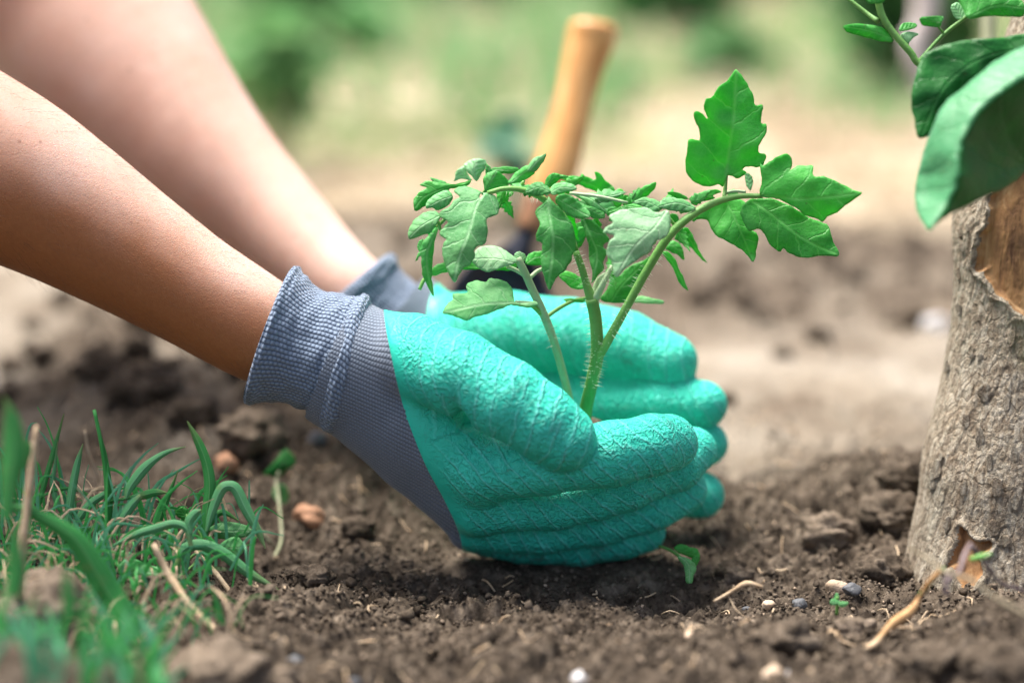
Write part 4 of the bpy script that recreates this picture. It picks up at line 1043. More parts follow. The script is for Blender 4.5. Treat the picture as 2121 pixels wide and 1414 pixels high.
def inpoly(px, py, poly):
    poly = catmull(np.array(poly, float), 3, True); ins = np.zeros(px.shape, bool); dm = np.full(px.shape, 1e9)
    for i in range(len(poly)):
        a, b = poly[i], poly[(i+1) % len(poly)]
        ins ^= ((a[1] > py) != (b[1] > py)) & (px < (b[0]-a[0])*(py-a[1])/((b[1]-a[1]) if abs(b[1]-a[1]) > 1e-9 else 1e-9)+a[0])
        ab = b-a; t = np.clip(((px-a[0])*ab[0]+(py-a[1])*ab[1])/(ab@ab+1e-9), 0, 1); dm = np.minimum(dm, np.hypot(px-a[0]-t*ab[0], py-a[1]-t*ab[1]))
    return np.where(ins, dm, -dm)
nz = (noise3(flat_*160)*9+noise3(flat_*70)*9)*np.where(ppy > 800, .45, 1)
w1_ = np.where(front, inpoly(ppx, ppy, [(1985, 1084), (2008, 1092), (2014, 1108), (2032, 1118), (2052, 1112), (2062, 1132), (2036, 1160), (2044, 1192), (2010, 1225), (1988, 1220), (1972, 1180), (1958, 1175), (1975, 1120)]), -1e3)
w2_ = np.where(front, inpoly(ppx, ppy, [(2052, 400), (2062, 380), (2240, 250), (2240, 690), (2121, 655), (2085, 622), (2050, 596), (2040, 560), (2022, 550), (2030, 500), (2046, 450)]), -1e3)
w1_ = w1_-6
wood_m = np.maximum(w1_, w2_)+nz*np.where(np.maximum(w1_, w2_) < 40, 1, 0)
bare = wood_m > 0
dep_ = sst(-2, 8, wood_m)
disp = disp*(1-dep_*.6)-.0045*dep_+.0016*np.exp(-((wood_m+7)/7)**2)
relief = np.clip(1.0-.55*crack-.12*np.clip(1-np.abs(pl1+.05)*14, 0, 1), 0, 1)
flat_ = flat_+np.repeat(dirs[None], len(tc), 0).reshape(-1, 3)*disp[:, None]
n_ = len(tc); idx = np.arange(n_*seg).reshape(n_, seg); nxr = np.roll(idx, -1, 1)
Fq = np.stack([idx[:-1].ravel(), nxr[:-1].ravel(), nxr[1:].ravel(), idx[1:].ravel()], 1)
fb = bare[Fq].mean(1) > .5
def submesh(V, F, m):
    u, inv = np.unique(F[m], return_inverse=True); return V[u], inv.reshape(-1, 4), u
v_, f_, u_ = submesh(flat_, Fq, ~fb); trunk = mesh_obj('trunk', v_, f_, BARK); attr(trunk, 'relief', relief[u_]); under(trunk, tree)
# the two patches of bare wood
fy = ppy[Fq].mean(1)
for cond in (fy > 800, fy <= 800):
    v_, f_, u_ = submesh(flat_, Fq, fb & cond); o = mesh_obj('bare_wood', v_, f_, INNER); o.parent = trunk
# loose flakes of bark
def flake(px, py, w_, h_, ang):
    r = np.random.default_rng(int(px+py)); n = 11; pts = []
    for k in range(n):
        a = k/n*6.283; rr = r.uniform(.7, 1.15); x, y = math.cos(a)*w_*rr, math.sin(a)*h_*rr
        pts.append((px+x*math.cos(ang)-y*math.sin(ang), py+x*math.sin(ang)+y*math.cos(ang)))
    return pts
tz = tc[:, 2]
def trunk_front_depth(px, py):
    # march along the ray onto the trunk's cone
    best = tr_d-.03
    p0 = P(px, py, 1.2)
    for _ in range(8):
        p0 = P(px, py, best); i = int(np.argmin(np.abs(tz-p0[2]))); c = tc[i]
        dx = p0[0]-c[0]; rr = c[3]; s_ = math.sqrt(max(rr*rr-dx*dx, 1e-6)); best = best+((c[1]-s_)-p0[1])/RF[1]
    return best
for (x, y, w_, h_, a) in [(1938, 975, 13, 24, .25), (1930, 1000, 9, 20, .1), (1945, 948, 8, 14, .5), (2000, 870, 8, 18, 0), (2040, 812, 14, 22, .1), (2085, 830, 9, 20, 0), (2030, 905, 10, 22, -.1), (1962, 1085, 8, 20, .1), (2065, 1010, 11, 24, 0),
                          (1995, 1010, 8, 18, .2), (2055, 1095, 16, 20, .1), (2080, 1120, 14, 14, .3), (1990, 480, 9, 12, 0), (2006, 470, 9, 10, .3), (1992, 510, 7, 14, 0), (2014, 540, 9, 16, .2), (1985, 565, 6, 14, 0), (2030, 740, 8, 8, .4), (2012, 735, 8, 7, .5), (1985, 640, 6, 16, 0), (1960, 760, 5, 14, .1), (2050, 960, 8, 20, .1), (2100, 940, 9, 22, 0), (2095, 700, 8, 18, 0)]:
    d_ = trunk_front_depth(x, y)-.0006
    o = leaf(tree, flake(x, y, w_, h_, a), [(x, y+h_), (x, y-h_)], d_, mat=BARK, name='bark_flake', fold=.04, wave=.0003, seed=x, tx=(.9 if x < 1960 else .3)*-1, smoothn=2)
    attr(o, 'relief', np.full(len(o.data.vertices), .95)); o.modifiers[0].thickness = .0011

# ------------------------------------------------------------------ broad-leaved plant and tomato plant at the upper right
c5 = (2.356, 1700, 0)
pl = empty('leafy_plant', P(2160, 1180, 1.20))
tag(pl, 'broad leafed green plant hanging in from the upper right in front of the trunk', 'plant')
# hidden main stem out of the frame that carries leaves
stem([(2175, 1240, 1.10, 12), (2190, 900, 1.10, 12), (2205, 500, 1.10, 11), (2190, 100, 1.11, 10), (2160, -200, 1.12, 8)], M_STEM, pl, 'stem')
def L5(root, poly, mid, d0, mat=LEAFB, **kw):
    global _ls; _ls += 1
    return leaf(root, poly, mid, d0, mat=mat, crop=c5, seed=_ls, **kw)
big1 = L5(pl, [(500,265),(530,250),(620,215),(720,195),(860,185),(992,165),(1120,150),(1120,300),(960,300),(830,340),(720,420),(640,520),(585,600),(540,655),(482,677),(465,640),(452,560),(441,520),(445,440),(465,360),(480,310)],
   [(1110,220),(800,280),(600,430),(484,675)], 1.135, LEAFB, tx=.1, ty=-.15, fold=.2, step=9, nlat=7, name='leaf')
big2 = L5(pl, [(1120,190),(992,225),(900,270),(820,320),(740,390),(665,450),(600,510),(560,590),(520,680),(490,780),(465,880),(458,960),(470,1030),(500,1090),(530,1130),(570,1090),(640,1040),(700,1015),(800,960),(870,930),(940,890),(985,850),(1050,760),(1120,700)],
   [(1118,335),(980,385),(860,465),(760,560),(700,660),(672,770),(668,880),(620,1000),(536,1125)], 1.10, LEAFB2, tx=.25, ty=-.2, fold=1.5, droop=.1, step=9, nlat=7, name='leaf', mat2=LEAFB, side2=-1)  # darker upper-side green also paints in the shade of the inner half
tp = empty('tomato_plant', P(2150, 1190, 1.30))
tag(tp, 'tall tomato plant stems and small leaves crossing the top right corner', 'plant')
def S5(L, mat=M_STEM, root=tp, **kw):
    pts = [P(x/c5[0]+c5[1], y/c5[0], d) for x, y, d, r in L]; r = [rr/c5[0]*K*L[0][2] for *_, rr in L]
    return tube('stem', pts, r, mat, root, seg=12, **kw)
S5([(990, 3400, 1.24, 26), (1010, 2300, 1.22, 26), (1060, 1200, 1.16, 26), (1000, 600, 1.15, 22), (700, 430, 1.16, 18), (490, 320, 1.16, 17), (440, 260, 1.16, 17), (360, 170, 1.16, 17), (300, 80, 1.16, 17), (270, -40, 1.16, 17), (200, -300, 1.16, 16)])
S5([(280, 105, 1.16, 14), (230, 70, 1.165, 11), (110, -25, 1.17, 10), (0, -120, 1.18, 9)])
S5([(480, 300, 1.16, 10), (520, 255, 1.16, 10), (600, 170, 1.16, 10), (700, 90, 1.16, 9), (740, 60, 1.16, 7)])
S5([(600, 160, 1.16, 6), (580, 140, 1.158, 5), (570, 120, 1.158, 5)])
S5([(840, 2600, 1.42, 36), (830, 1000, 1.42, 36), (820, 420, 1.40, 38), (820, 200, 1.40, 38), (822, 0, 1.40, 38), (825, -300, 1.40, 36)], M_PALEST)
L5(tp, [(112,128),(150,118),(230,120),(290,130),(330,165),(352,205),(290,200),(220,182),(150,165),(120,150)], [(350,190),(230,150),(114,130)], 1.16, LEAFG, name='leaf')
L5(tp, [(480,92),(510,82),(595,82),(592,108),(582,132),(520,130),(490,118)], [(585,110),(480,100)], 1.155, LEAFG, name='leaf')
L5(tp, [(632,35),(660,12),(685,25),(705,75),(690,100),(660,90),(640,62)], [(695,95),(650,30)], 1.16, LEAFP, name='leaf')
L5(tp, [(670,-30),(820,-60),(900,-20),(985,5),(992,80),(900,82),(820,78),(730,95),(700,60),(678,10)], [(720,85),(850,30),(990,40)], 1.15, LEAFG, name='leaf', step=8)
L5(tp, [(380,150),(400,115),(450,112),(470,130),(420,150)], [(385,150),(465,130)], 1.165, LEAFG, name='leaf')
L5(tp, [(385,180),(420,155),(480,165),(440,195),(420,230)], [(430,220),(400,180)], 1.165, LEAFP, name='leaf')
L5(tp, [(230,-60),(320,-60),(310,10),(260,20),(220,5)], [(265,20),(270,-50)], 1.155, LEAFG, name='leaf')
for (x, y, s_) in [(100, -120, 120), (420, -140, 140), (640, -150, 120), (900, -160, 140), (1080, -60, 120), (1180, 60, 130), (1150, 420, 110)]:
    L5(tp, [(x-s_, y), (x-s_*.6, y-s_*.4), (x-s_*.1, y-s_*.35), (x, y-s_*.6), (x+s_*.4, y-s_*.35), (x+s_, y), (x+s_*.5, y+s_*.4), (x+s_*.1, y+s_*.35), (x-s_*.1, y+s_*.55), (x-s_*.5, y+s_*.35)], [(x-s_, y), (x+s_, y)], 1.17, LEAFG, name='leaf', step=9, ty=.3)
tube('support_stake', [P(1905, -260, 1.75), P(1918, 20, 1.75), P(1895, 95, 1.75), P(1925, 190, 1.75), P(2010, 330, 1.75), P(2070, 560, 1.75), P(2080, 860, 1.75)], [.010, .010, .009, .008, .007, .007, .006], simple('weathered_stick', (.45, .38, .34), (.66, .60, .56), 60, .8), None, seg=10)
bpy.data.objects['support_stake'].name = 'dead_stick'
tag(bpy.data.objects['dead_stick'], 'pale grey dead stick standing behind the top right tomato stems', 'stick')

# ------------------------------------------------------------------ grass and weeds at the lower left
def blade_data(pts, w_, fold=.35, nsub=6, twist=0.0, thin=False):
    """pts: (px, py, depth); w_: half widths px along"""
    P3 = np.array([P(*p) for p in pts]); wm = np.array(w_)*K*pts[0][2]
    pr = catmull(np.column_stack([P3, wm]), nsub); p = pr[:, :3]; ww = np.maximum(pr[:, 3], 2e-4)
    t = np.gradient(p, axis=0); t /= np.linalg.norm(t, axis=1)[:, None]
    side = np.cross(t, RF); side /= np.linalg.norm(side, axis=1)[:, None]+1e-9
    nrm = np.cross(side, t)
    if twist: 
        a = np.linspace(0, twist, len(p))[:, None]; side, nrm = side*np.cos(a)+nrm*np.sin(a), nrm*np.cos(a)-side*np.sin(a)
    th_ = .00022
    if thin:
        cs = [(-1, 1, 0), (0, 0, 0), (1, 1, 0)]; closed = False
    else:
        cs = [(a, abs(a), 0) for a in (-1, -.93, -.5, -.07, 0, .07, .5, .93, 1)]+[(a, abs(a), 1) for a in (.97, .5, .07, 0, -.07, -.5, -.97)]; closed = True
    V = np.stack([p+side*ww[:, None]*a+nrm*(ww[:, None]*fold*b-th_*c) for a, b, c in cs], 1); m = len(cs)
    n = len(p); F = []
    for i in range(n-1):
        for k in range(m if closed else m-1):
            F.append((i*m+k, i*m+(k+1) % m, (i+1)*m+(k+1) % m, (i+1)*m+k))
    return V.reshape(-1, 3), F
G = lambda L, d: [(x/2.303, y/2.303+800, d if not isinstance(d, (tuple, list)) else d[0]+(d[1]-d[0])*i/(len(L)-1)) for i, (x, y) in enumerate(L)]
def blade(root, L, d, w_, mat=M_GRASS, name='blade', fold=.32, twist=0.0):
    n = len(L); ww = [w_/2.303/2*(math.sin(math.pi*min(.93, (i+.35)/(n-.3)))**.6) for i in range(n)] if not isinstance(w_, (list, tuple)) else [q/2.303/2 for q in w_]
    mat = BLADE if mat is M_GRASS else BLADEB
    V, F = blade_data(G(L, d), ww, fold, twist=twist)
    o = mesh_obj(name, V, F, mat); cs_ = [-1, -.93, -.5, -.07, 0, .07, .5, .93, 1, .97, .5, .07, 0, -.07, -.5, -.97]; nn_ = len(V)//16
    attr(o, 'across', np.tile(cs_, nn_)); attr(o, 'along', np.repeat(np.linspace(0, 1, nn_), 16)); under(o, root); return o
def plant(name, loc, label, cat, group=None):
    r = empty(name, P(*loc)); tag(r, label, cat, group); return r
g1 = plant('grass_plant', (330, 1350, 1.10), 'wide arching green grass blade sweeping down across the lower left corner', 'grass')
blade(g1, [(20, 570), (110, 585), (200, 625), (350, 720), (440, 850), (500, 960), (580, 1080), (660, 1190), (730, 1290), (770, 1380)], (1.09, 1.10), [8, 40, 62, 92, 118, 128, 122, 100, 80, 60], M_GRASS, fold=.25)
blade(g1, [(700, 1400), (650, 1320), (600, 1260), (560, 1210)], 1.06, [60, 62, 50, 20], M_GRASS_B)
g2 = plant('grass_plant', (425, 1105, 1.17), 'green grass shoot with one upright blade and one bent blade, nearest the grey cuff', 'grass')
blade(g2, [(960, 800), (980, 700), (985, 620), (1000, 480), (985, 370), (945, 265), (893, 165)], 1.17, [20, 24, 48, 56, 50, 40, 6], M_GRASS)
blade(g2, [(985, 690), (1010, 600), (1050, 500), (1085, 475), (1125, 490), (1170, 580), (1230, 690), (1266, 772)], 1.165, [16, 40, 52, 50, 54, 52, 36, 5], M_GRASS_B)
blade(g2, [(975, 720), (1010, 640), (1060, 600), (1140, 640)], 1.18, [14, 30, 30, 6], M_GRASS)
g3 = plant('grass_plant', (140, 1080, 1.18), 'thin bluish grass blades rising behind the wide blade at far left', 'grass')
blade(g3, [(300, 760), (322, 640), (342, 500), (368, 370), (396, 273)], 1.18, [30, 36, 40, 32, 4], M_GRASS_B)
blade(g3, [(355, 680), (370, 640), (430, 560), (500, 512), (556, 468)], 1.18, [26, 36, 40, 30, 4], M_GRASS_B)
blade(g3, [(170, 720), (185, 570), (215, 450), (255, 310), (305, 130)], 1.19, [18, 22, 26, 24, 4], M_GRASS)
blade(g3, [(350, 690), (310, 620), (270, 550), (250, 460), (262, 380), (275, 260)], 1.19, [20, 26, 30, 26, 16, 4], M_GRASS_B)
blade(g3, [(160, 750), (230, 730), (300, 700), (400, 680), (480, 690)], 1.185, [8, 24, 34, 26, 6], M_GRASS)
blade(g3, [(195, 530), (260, 495), (340, 488), (420, 520), (480, 600), (500, 660)], 1.19, [5, 12, 16, 16, 12, 5], M_GRASS)
g4 = plant('grass_plant', (270, 1095, 1.175), 'slender jointed grass culm with side blades in the middle of the weeds', 'grass')
stem([(222, 1150, 1.17, 5), (222, 1060, 1.17, 4.6), (218, 975, 1.17, 4.6), (208, 910, 1.17, 4.2), (195, 848, 1.17, 3.8)], M_GRASS, g4, 'culm', seg=8)
blade(g4, [(515, 800), (520, 640), (520, 500), (500, 340), (470, 200)], 1.172, [24, 30, 34, 26, 8], M_GRASS)
blade(g4, [(600, 535), (620, 480), (680, 400), (735, 350), (800, 312), (886, 287)], 1.17, [16, 44, 50, 36, 22, 3], M_GRASS_B)
blade(g4, [(540, 728), (580, 640), (625, 570), (672, 520)], 1.168, [6, 36, 46, 22], M_GRASS_B)
blade(g4, [(470, 560), (540, 545), (600, 535), (680, 520), (740, 505), (800, 507)], 1.172, [10, 12, 14, 40, 36, 5], M_GRASS)
blade(g4, [(740, 720), (765, 620), (800, 530), (850, 400)], 1.18, [30, 34, 26, 4], M_GRASS)
g5 = plant('grass_plant', (385, 1180, 1.15), 'two pale arching grass blades over the middle of the weed patch', 'grass')
blade(g5, [(540, 760), (650, 705), (750, 675), (830, 655), (890, 680), (910, 760)], 1.15, [12, 36, 42, 40, 34, 20], M_GRASS_B)
blade(g5, [(820, 940), (850, 830), (880, 775), (960, 755), (1060, 795), (1180, 885), (1330, 968)], 1.155, [30, 48, 52, 54, 58, 48, 4], M_GRASS_B)
blade(g5, [(780, 1180), (800, 1000), (830, 900), (855, 820)], 1.14, [40, 50, 46, 20], M_GRASS)
blade(g5, [(840, 930), (880, 1040), (905, 1120), (920, 1210)], 1.13, [20, 54, 48, 26], M_GRASS_B)
blade(g5, [(905, 975), (945, 1040), (975, 1130), (1005, 1235)], 1.13, [10, 34, 30, 14], M_GRASS)
blade(g5, [(1060, 1290), (1060, 1180), (1040, 1060), (1005, 950)], 1.10, [40, 44, 34, 8], M_GRASS)
blade(g5, [(910, 700), (900, 650), (930, 605), (960, 590)], 1.15, [20, 44, 40, 6], M_GRASS_B)
g6 = plant('grass_plant', (20, 1010, 1.02), 'large blurred bright green leaves at the left edge of the weeds', 'grass')
blade(g6, [(30, 640), (45, 440), (62, 330), (60, 220), (45, 130), (18, 50)], 1.02, [50, 100, 118, 100, 60, 8], M_GRASS)
blade(g6, [(60, 1000), (75, 880), (70, 780), (60, 660)], 1.0, [70, 90, 70, 20], M_GRASS)
blade(g6, [(100, 390), (120, 300), (110, 250)], 1.08, [40, 60, 20], M_GRASS)
blade(g6, [(330, 1100), (325, 1000), (320, 920), (315, 850)], .99, [50, 60, 40, 10], M_GRASS)
# blurred fill at the bottom left corner and low leaves: grass nobody could count
r2 = np.random.default_rng(21); L = []
for k in range(110):
    d = r2.uniform(.94, 1.05); x0 = r2.uniform(-150, 330)*(1 if r2.uniform() < .8 else 1.3)
    base_y = r2.uniform(1400, 1520); hh = r2.uniform(70, 210); ln = r2.normal(10, 75)
    L.append(blade_data([(x0, base_y, d), (x0+ln*.25, base_y-hh*.55, d), (x0+ln, base_y-hh, d+.005)], [3+r2.uniform(0, 6), 4+r2.uniform(0, 6), 1.0], .3, 4, thin=True))
V, F_ = join_data(L[:60]); o = mesh_obj('near_grass', V, F_, M_GRASS); tag(o, 'blurred short grass along the bottom left corner', kind='stuff')
V, F_ = join_data(L[60:]); o = mesh_obj('near_grass', V, F_, M_GRASS_B); tag(o, 'paler blurred blades among the short grass in the corner', kind='stuff')
L = []
for k in range(420):
    x0 = r2.uniform(-20, 560)*(r2.uniform(.4, 1)); y0 = r2.uniform(1060, 1330); dd = 1.20-(y0-1040)/290*.12
    a = r2.uniform(-1.5, 1.5); hh = r2.uniform(20, 60)+90*r2.uniform()**3; w0 = r2.uniform(.8, 2.8)
    L.append(blade_data([(x0, y0+20, dd), (x0+math.sin(a)*hh*.5, y0-hh*.5, dd), (x0+math.sin(a)*hh*1.2, y0-hh*math.cos(a)*.8, dd+r2.uniform(-.01, .01))], [w0, w0*1.2, .5], .25, 4, thin=True))
for k in range(70):
    x0 = r2.uniform(-20, 520); y0 = r2.uniform(1060, 1240); dd = 1.205-(y0-1040)/290*.10; a = r2.normal(0, .45); hh = r2.uniform(90, 230)*(1-.35*(x0 > 330)); w0 = r2.uniform(1.5, 4)
    L.insert(int(r2.integers(0, 300)), blade_data([(x0, y0+20, dd), (x0+math.sin(a)*hh*.35, y0-hh*.5, dd), (x0+math.sin(a)*hh*.8, y0-hh*math.cos(a)*.85, dd), (x0+math.sin(a)*hh*1.3, y0-hh*math.cos(a)*(.9 if k % 2 else 1.05), dd)], [w0, w0*1.1, w0*.8, .4], .3, 4, thin=True))
for q, mt, lb in ((L[:150], M_GRASS_B, 'short bluish grass filling in between the weeds at lower left'), (L[150:350], M_GRASS, 'short green grass mixed into the weeds at lower left'), (L[350:], M_DRYST, 'dead tan grass bits mixed into the weeds at lower left')):
    V, F_ = join_data(q); o = mesh_obj('low_grass', V, F_, mt); tag(o, lb, kind='stuff')
# broad little weed leaves
wd_ = plant('weed', (455, 1160, 1.17), 'small weed with round grey green leaves among the grass blades', 'weed')
c6 = (2.303, 0, 800)
def L6(root, poly, mid, d0, mat=LEAFM, **kw):
    global _ls; _ls += 1
    return leaf(root, poly, mid, d0, mat=mat, crop=c6, seed=_ls, name='leaf', **kw)
L6(wd_, [(1045,770),(1060,745),(1100,720),(1140,722),(1165,755),(1160,790),(1130,810),(1080,805)], [(1050,775),(1160,765)], 1.168, LEAFM)
L6(wd_, [(1000,680),(1040,650),(1110,645),(1180,665),(1205,690),(1160,720),(1080,730),(1020,715)], [(1000,690),(1200,690)], 1.18, LEAFM)
L6(wd_, [(838,600),(862,575),(890,580),(905,615),(895,640),(850,625)], [(895,640),(860,580)], 1.175, LEAFG)
L6(wd_, [(765,715),(780,690),(830,690),(800,715),(775,725)], [(830,690),(765,715)], 1.17, LEAFM)
L6(wd_, [(560,860),(620,820),(720,850),(790,880),(740,930),(640,940),(580,910)], [(560,880),(780,890)], 1.15, LEAFM)
L6(wd_, [(500,800),(560,780),(640,800),(600,850),(520,850)], [(500,820),(640,810)], 1.16, LEAFM)
L6(wd_, [(970,1010),(990,1000),(1000,1020),(985,1050),(970,1035)], [(985,1050),(985,1005)], 1.14, LEAFM)
stem([(470, 1130, 1.172, 2.5), (430, 1135, 1.17, 2.5), (400, 1150, 1.17, 3), (360, 1190, 1.17, 3)], M_STEM, wd_, 'stem', seg=7)
stem([(340, 1215, 1.165, 3), (400, 1170, 1.17, 3), (420, 1120, 1.175, 3), (385, 1065, 1.175, 2.5)], M_STEM, wd_, 'stem', seg=7)
def stalk(label, L, mat=M_DRYST, name='dry_stalk', cat='stalk', parts=True):
    r = empty(name, P(*L[-1][:3])); tag(r, label, cat)
    stem(L, mat, r, 'stem', seg=9, rough=.25); return r
stalk('upright pale dry straw stalk at the left among the weeds', [(76, 880, 1.09, 5), (66, 970, 1.09, 8), (55, 1060, 1.09, 8.5), (46, 1150, 1.09, 10), (40, 1240, 1.09, 8)])
s2 = stalk('thin tan dry stalk leaning down to a knotted root, right of the weeds', [(405, 1140, 1.17, 3.5), (450, 1190, 1.165, 5.5), (490, 1243, 1.158, 5.5), (520, 1282, 1.152, 6), (550, 1310, 1.146, 6)])
nodf = (np.array([P(552, 1308, 1.146), P(575, 1345, 1.142)]), np.array([.0045, .0035]))
V, Fq = surface_nets(lambda p: chain_sd(p, nodf)+.0018*noise3(p*260), nodf[0].min(0)-.012, nodf[0].max(0)+.012, .0009, 1)
o = mesh_obj('root_knot', V, Fq, M_PALEST); under(o, s2)
for k in range(5):
    stem([(560+k*4, 1320, 1.143, 2), (555+k*9-10, 1345, 1.14, 1.5), (540+k*16, 1372+(k % 2)*8, 1.138, .8)], M_DRYST, s2, 'rootlet', seg=6)
stalk('thick tan dry stalk lying lowest in the middle of the weeds', [(318, 1125, 1.12, 6), (350, 1190, 1.12, 8), (395, 1255, 1.11, 8), (460, 1318, 1.10, 7)])
stalk('thin brown dry stem curving behind the grass culm', [(176, 890, 1.24, 3), (182, 930, 1.24, 3), (195, 965, 1.24, 3.5), (208, 1010, 1.24, 3.5), (210, 1060, 1.22, 3.5)])
stalk('fine dry straw lying flat behind the grass', [(150, 1020, 1.22, 3.5), (200, 1013, 1.22, 4), (265, 1018, 1.22, 4), (315, 1030, 1.22, 2.5)])
wv = plant('weed', (530, 1200, 1.2), 'blurred seedling weed with a pale crooked stem and one dark green leaf', 'weed')
stem([(525, 1205, 1.25, 3), (560, 1163, 1.26, 3.2), (582, 1122, 1.27, 3.5), (580, 1060, 1.28, 3), (573, 1000, 1.29, 4), (578, 975, 1.29, 3.5)], M_PALEST, wv, 'stem', seg=9)
stem([(567, 1130, 1.268, 3), (545, 1105, 1.268, 3), (535, 1090, 1.268, 2)], M_PALEST, wv, 'stem', seg=8)
L6(wv, [(1255,420),(1290,380),(1330,335),(1360,300),(1400,330),(1410,370),(1370,400),(1330,440),(1290,425)], [(1320,430),(1360,310)], 1.29, LEAFB)
L6(wv, [(1300,520),(1320,460),(1370,480),(1375,540),(1340,560)], [(1320,550),(1345,470)], 1.29, LEAFM)

# small weed by the glove tips and two-leaf seedling on the right
wg = plant('weed', (1385, 1140, 1.21), 'small crushed weed poking out under the glove fingertips', 'weed')
c7 = (2.7514, 1250, 900)
def L7(root, poly, mid, d0, mat=LEAFM, **kw):
    global _ls; _ls += 1
    return leaf(root, poly, mid, d0, mat=mat, crop=c7, seed=_ls, name='leaf', **kw)
L7(wg, [(430,690),(470,700),(515,725),(527,760),(518,800),(505,845),(470,840),(465,790),(455,740),(420,700)], [(430,690),(485,740),(490,840)], 1.19, LEAFM, fold=.4)
L7(wg, [(400,645),(440,620),(490,640),(535,650),(548,690),(530,720),(480,690),(430,675)], [(400,650),(540,690)], 1.205, LEAFG)
L7(wg, [(500,720),(520,690),(548,690),(540,730),(520,760)], [(510,750),(540,695)], 1.195, LEAFG)
stem([(1365, 1130, 1.215, 3), (1390, 1140, 1.205, 3.5), (1408, 1152, 1.195, 3.5)], M_STEM, wg, 'stem', seg=7)
ws = plant('seedling', (1733, 1268, 1.15), 'tiny two leafed sprout in the soil to the left of the trunk', 'sprout')
stem([(1733, 1272, 1.15, 3.5), (1734, 1250, 1.148, 3), (1734, 1235, 1.147, 2.5)], M_STEM, ws, 'stem', seg=8)
L7(ws, [(1290,945),(1310,932),(1340,940),(1350,960),(1320,970),(1295,970)], [(1350,960),(1290,950)], 1.147, LEAFM)
L7(ws, [(1340,970),(1360,948),(1390,950),(1393,965),(1370,980),(1350,978)], [(1340,970),(1392,958)], 1.145, LEAFM)
L7(ws, [(1315,935),(1322,905),(1340,905),(1345,935),(1330,945)], [(1330,945),(1332,905)], 1.15, LEAFM)
wy = plant('weed', (1775, 1000, 1.32), 'blurred yellow green leaf scrap on the clods left of the trunk', 'weed')
L7(wy, [(1385,230),(1410,212),(1440,225),(1490,235),(1480,260),(1420,275),(1395,260)], [(1390,230),(1485,250)], 1.32, LEAFG)

M_TWIG = simple('olive_brown_twig', (.16, .13, .08), (.28, .24, .16), 120, .8, .0006, 500)
# dry vine at the foot of the trunk
vn = plant('dry_vine', (1830, 1330, 1.10), 'orange brown withered vine with a green joint lying at the foot of the trunk', 'vine')
stem([(1800, 1345, 1.095, 5), (1850, 1290, 1.098, 9), (1890, 1262, 1.10, 9), (1905, 1235, 1.10, 5), (1925, 1205, 1.095, 5), (1950, 1180, 1.09, 5)], simple('orange_withered_stem', (.42, .22, .08), (.62, .40, .20), 100, .8, .001, 400), vn, 'stem', seg=9, rough=.4)
stem([(1840, 1300, 1.098, 6), (1815, 1330, 1.095, 8), (1790, 1345, 1.09, 4)], M_DRYST, vn, 'stem', seg=8, rough=.4)
stem([(1905, 1232, 1.10, 4.5), (1930, 1203, 1.095, 4.5), (1955, 1175, 1.09, 4)], M_STEM, vn, 'stem', seg=8)
stem([(1885, 1135, 1.08, 2.5), (1925, 1160, 1.07, 4), (1960, 1185, 1.06, 4.5), (2010, 1200, 1.05, 4.5), (2070, 1243, 1.04, 5), (2160, 1290, 1.03, 5)], M_TWIG, vn, 'stem', seg=8, rough=.2)
stem([(2010, 1125, 1.08, 4), (1998, 1150, 1.075, 5), (1985, 1185, 1.07, 5), (1962, 1200, 1.065, 6), (1960, 1232, 1.065, 5)], simple('mauve_stem', (.16, .12, .12), (.28, .22, .22), 100, .7, .0008, 400), vn, 'tendril', seg=8, rough=.3)
stem([(2012, 1130, 1.10, 5), (2040, 1165, 1.10, 4.5), (2070, 1205, 1.10, 4), (2110, 1220, 1.10, 4), (2180, 1250, 1.10, 4)], simple('dark_stem', (.05, .035, .035), (.10, .07, .07), 100, .7), vn, 'tendril', seg=8, rough=.2)
stem([(2010, 1158, 1.095, 5), (2035, 1152, 1.093, 7), (2055, 1146, 1.092, 2)], M_STEM, vn, 'bud', seg=8)
vt = plant('dry_twig', (1560, 1230, 1.12), 'thin brown twig lying on the soil in front of the glove fingertips', 'twig')
stem([(1478, 1245, 1.145, 2.5), (1510, 1228, 1.143, 4), (1545, 1208, 1.14, 5), (1580, 1215, 1.14, 3)], M_DRYST, vt, 'stem', seg=7, rough=.5)
stem([(1508, 1232, 1.144, 1.5), (1525, 1262, 1.14, 1.2), (1545, 1278, 1.138, 1)], M_DRYST, vt, 'stem', seg=6)

# ------------------------------------------------------------------ clods and stones, one by one
I4, I4F = ico(4); I3, I3F = ico(3)
def gdepth(px, py):
    """depth at which the ray through the pixel meets the soil"""
    d = np.linspace(.85, 3.0, 900); q = PA(px, py, d); h = gheight(q[:, 0], q[:, 1]); m = np.argmax(q[:, 2] < h); return float(d[m])
def rock(name, label, cat, px, py, rpx, mat, seed, sq=(1, .9, .7), amp=.28, fr=1.6, group=None, fine=.05, ang=.0):
    base, bf = (I4, I4F) if rpx > 30 else (I3, I3F)
    d = gdepth(px, py+rpx*.45); c = P(px, py, d)
    v = base.copy()
    if ang:   # facet the stone with random cutting planes
        rr = np.random.default_rng(seed)
        for _ in range(11):
            nn = rr.normal(size=3); nn /= np.linalg.norm(nn); s_ = v@nn; lim = rr.uniform(.6, .88); v = v-np.maximum(s_-lim, 0)[:, None]*nn*ang
    r = 1+amp*noise3(base*fr+seed)+amp*.5*noise3(base*fr*2.6+seed*2)+fine*noise3(base*9+seed)+fine*.7*noise3(base*18+seed)
    v = v*r[:, None]*np.array(sq)*rpx*K*d
    o = mesh_obj(name, v, bf, mat); o.location = tuple(map(float, c)); o.location.z -= (.42 if name == 'stone' else .1)*rpx*K*d; tag(o, label, cat, group); return o
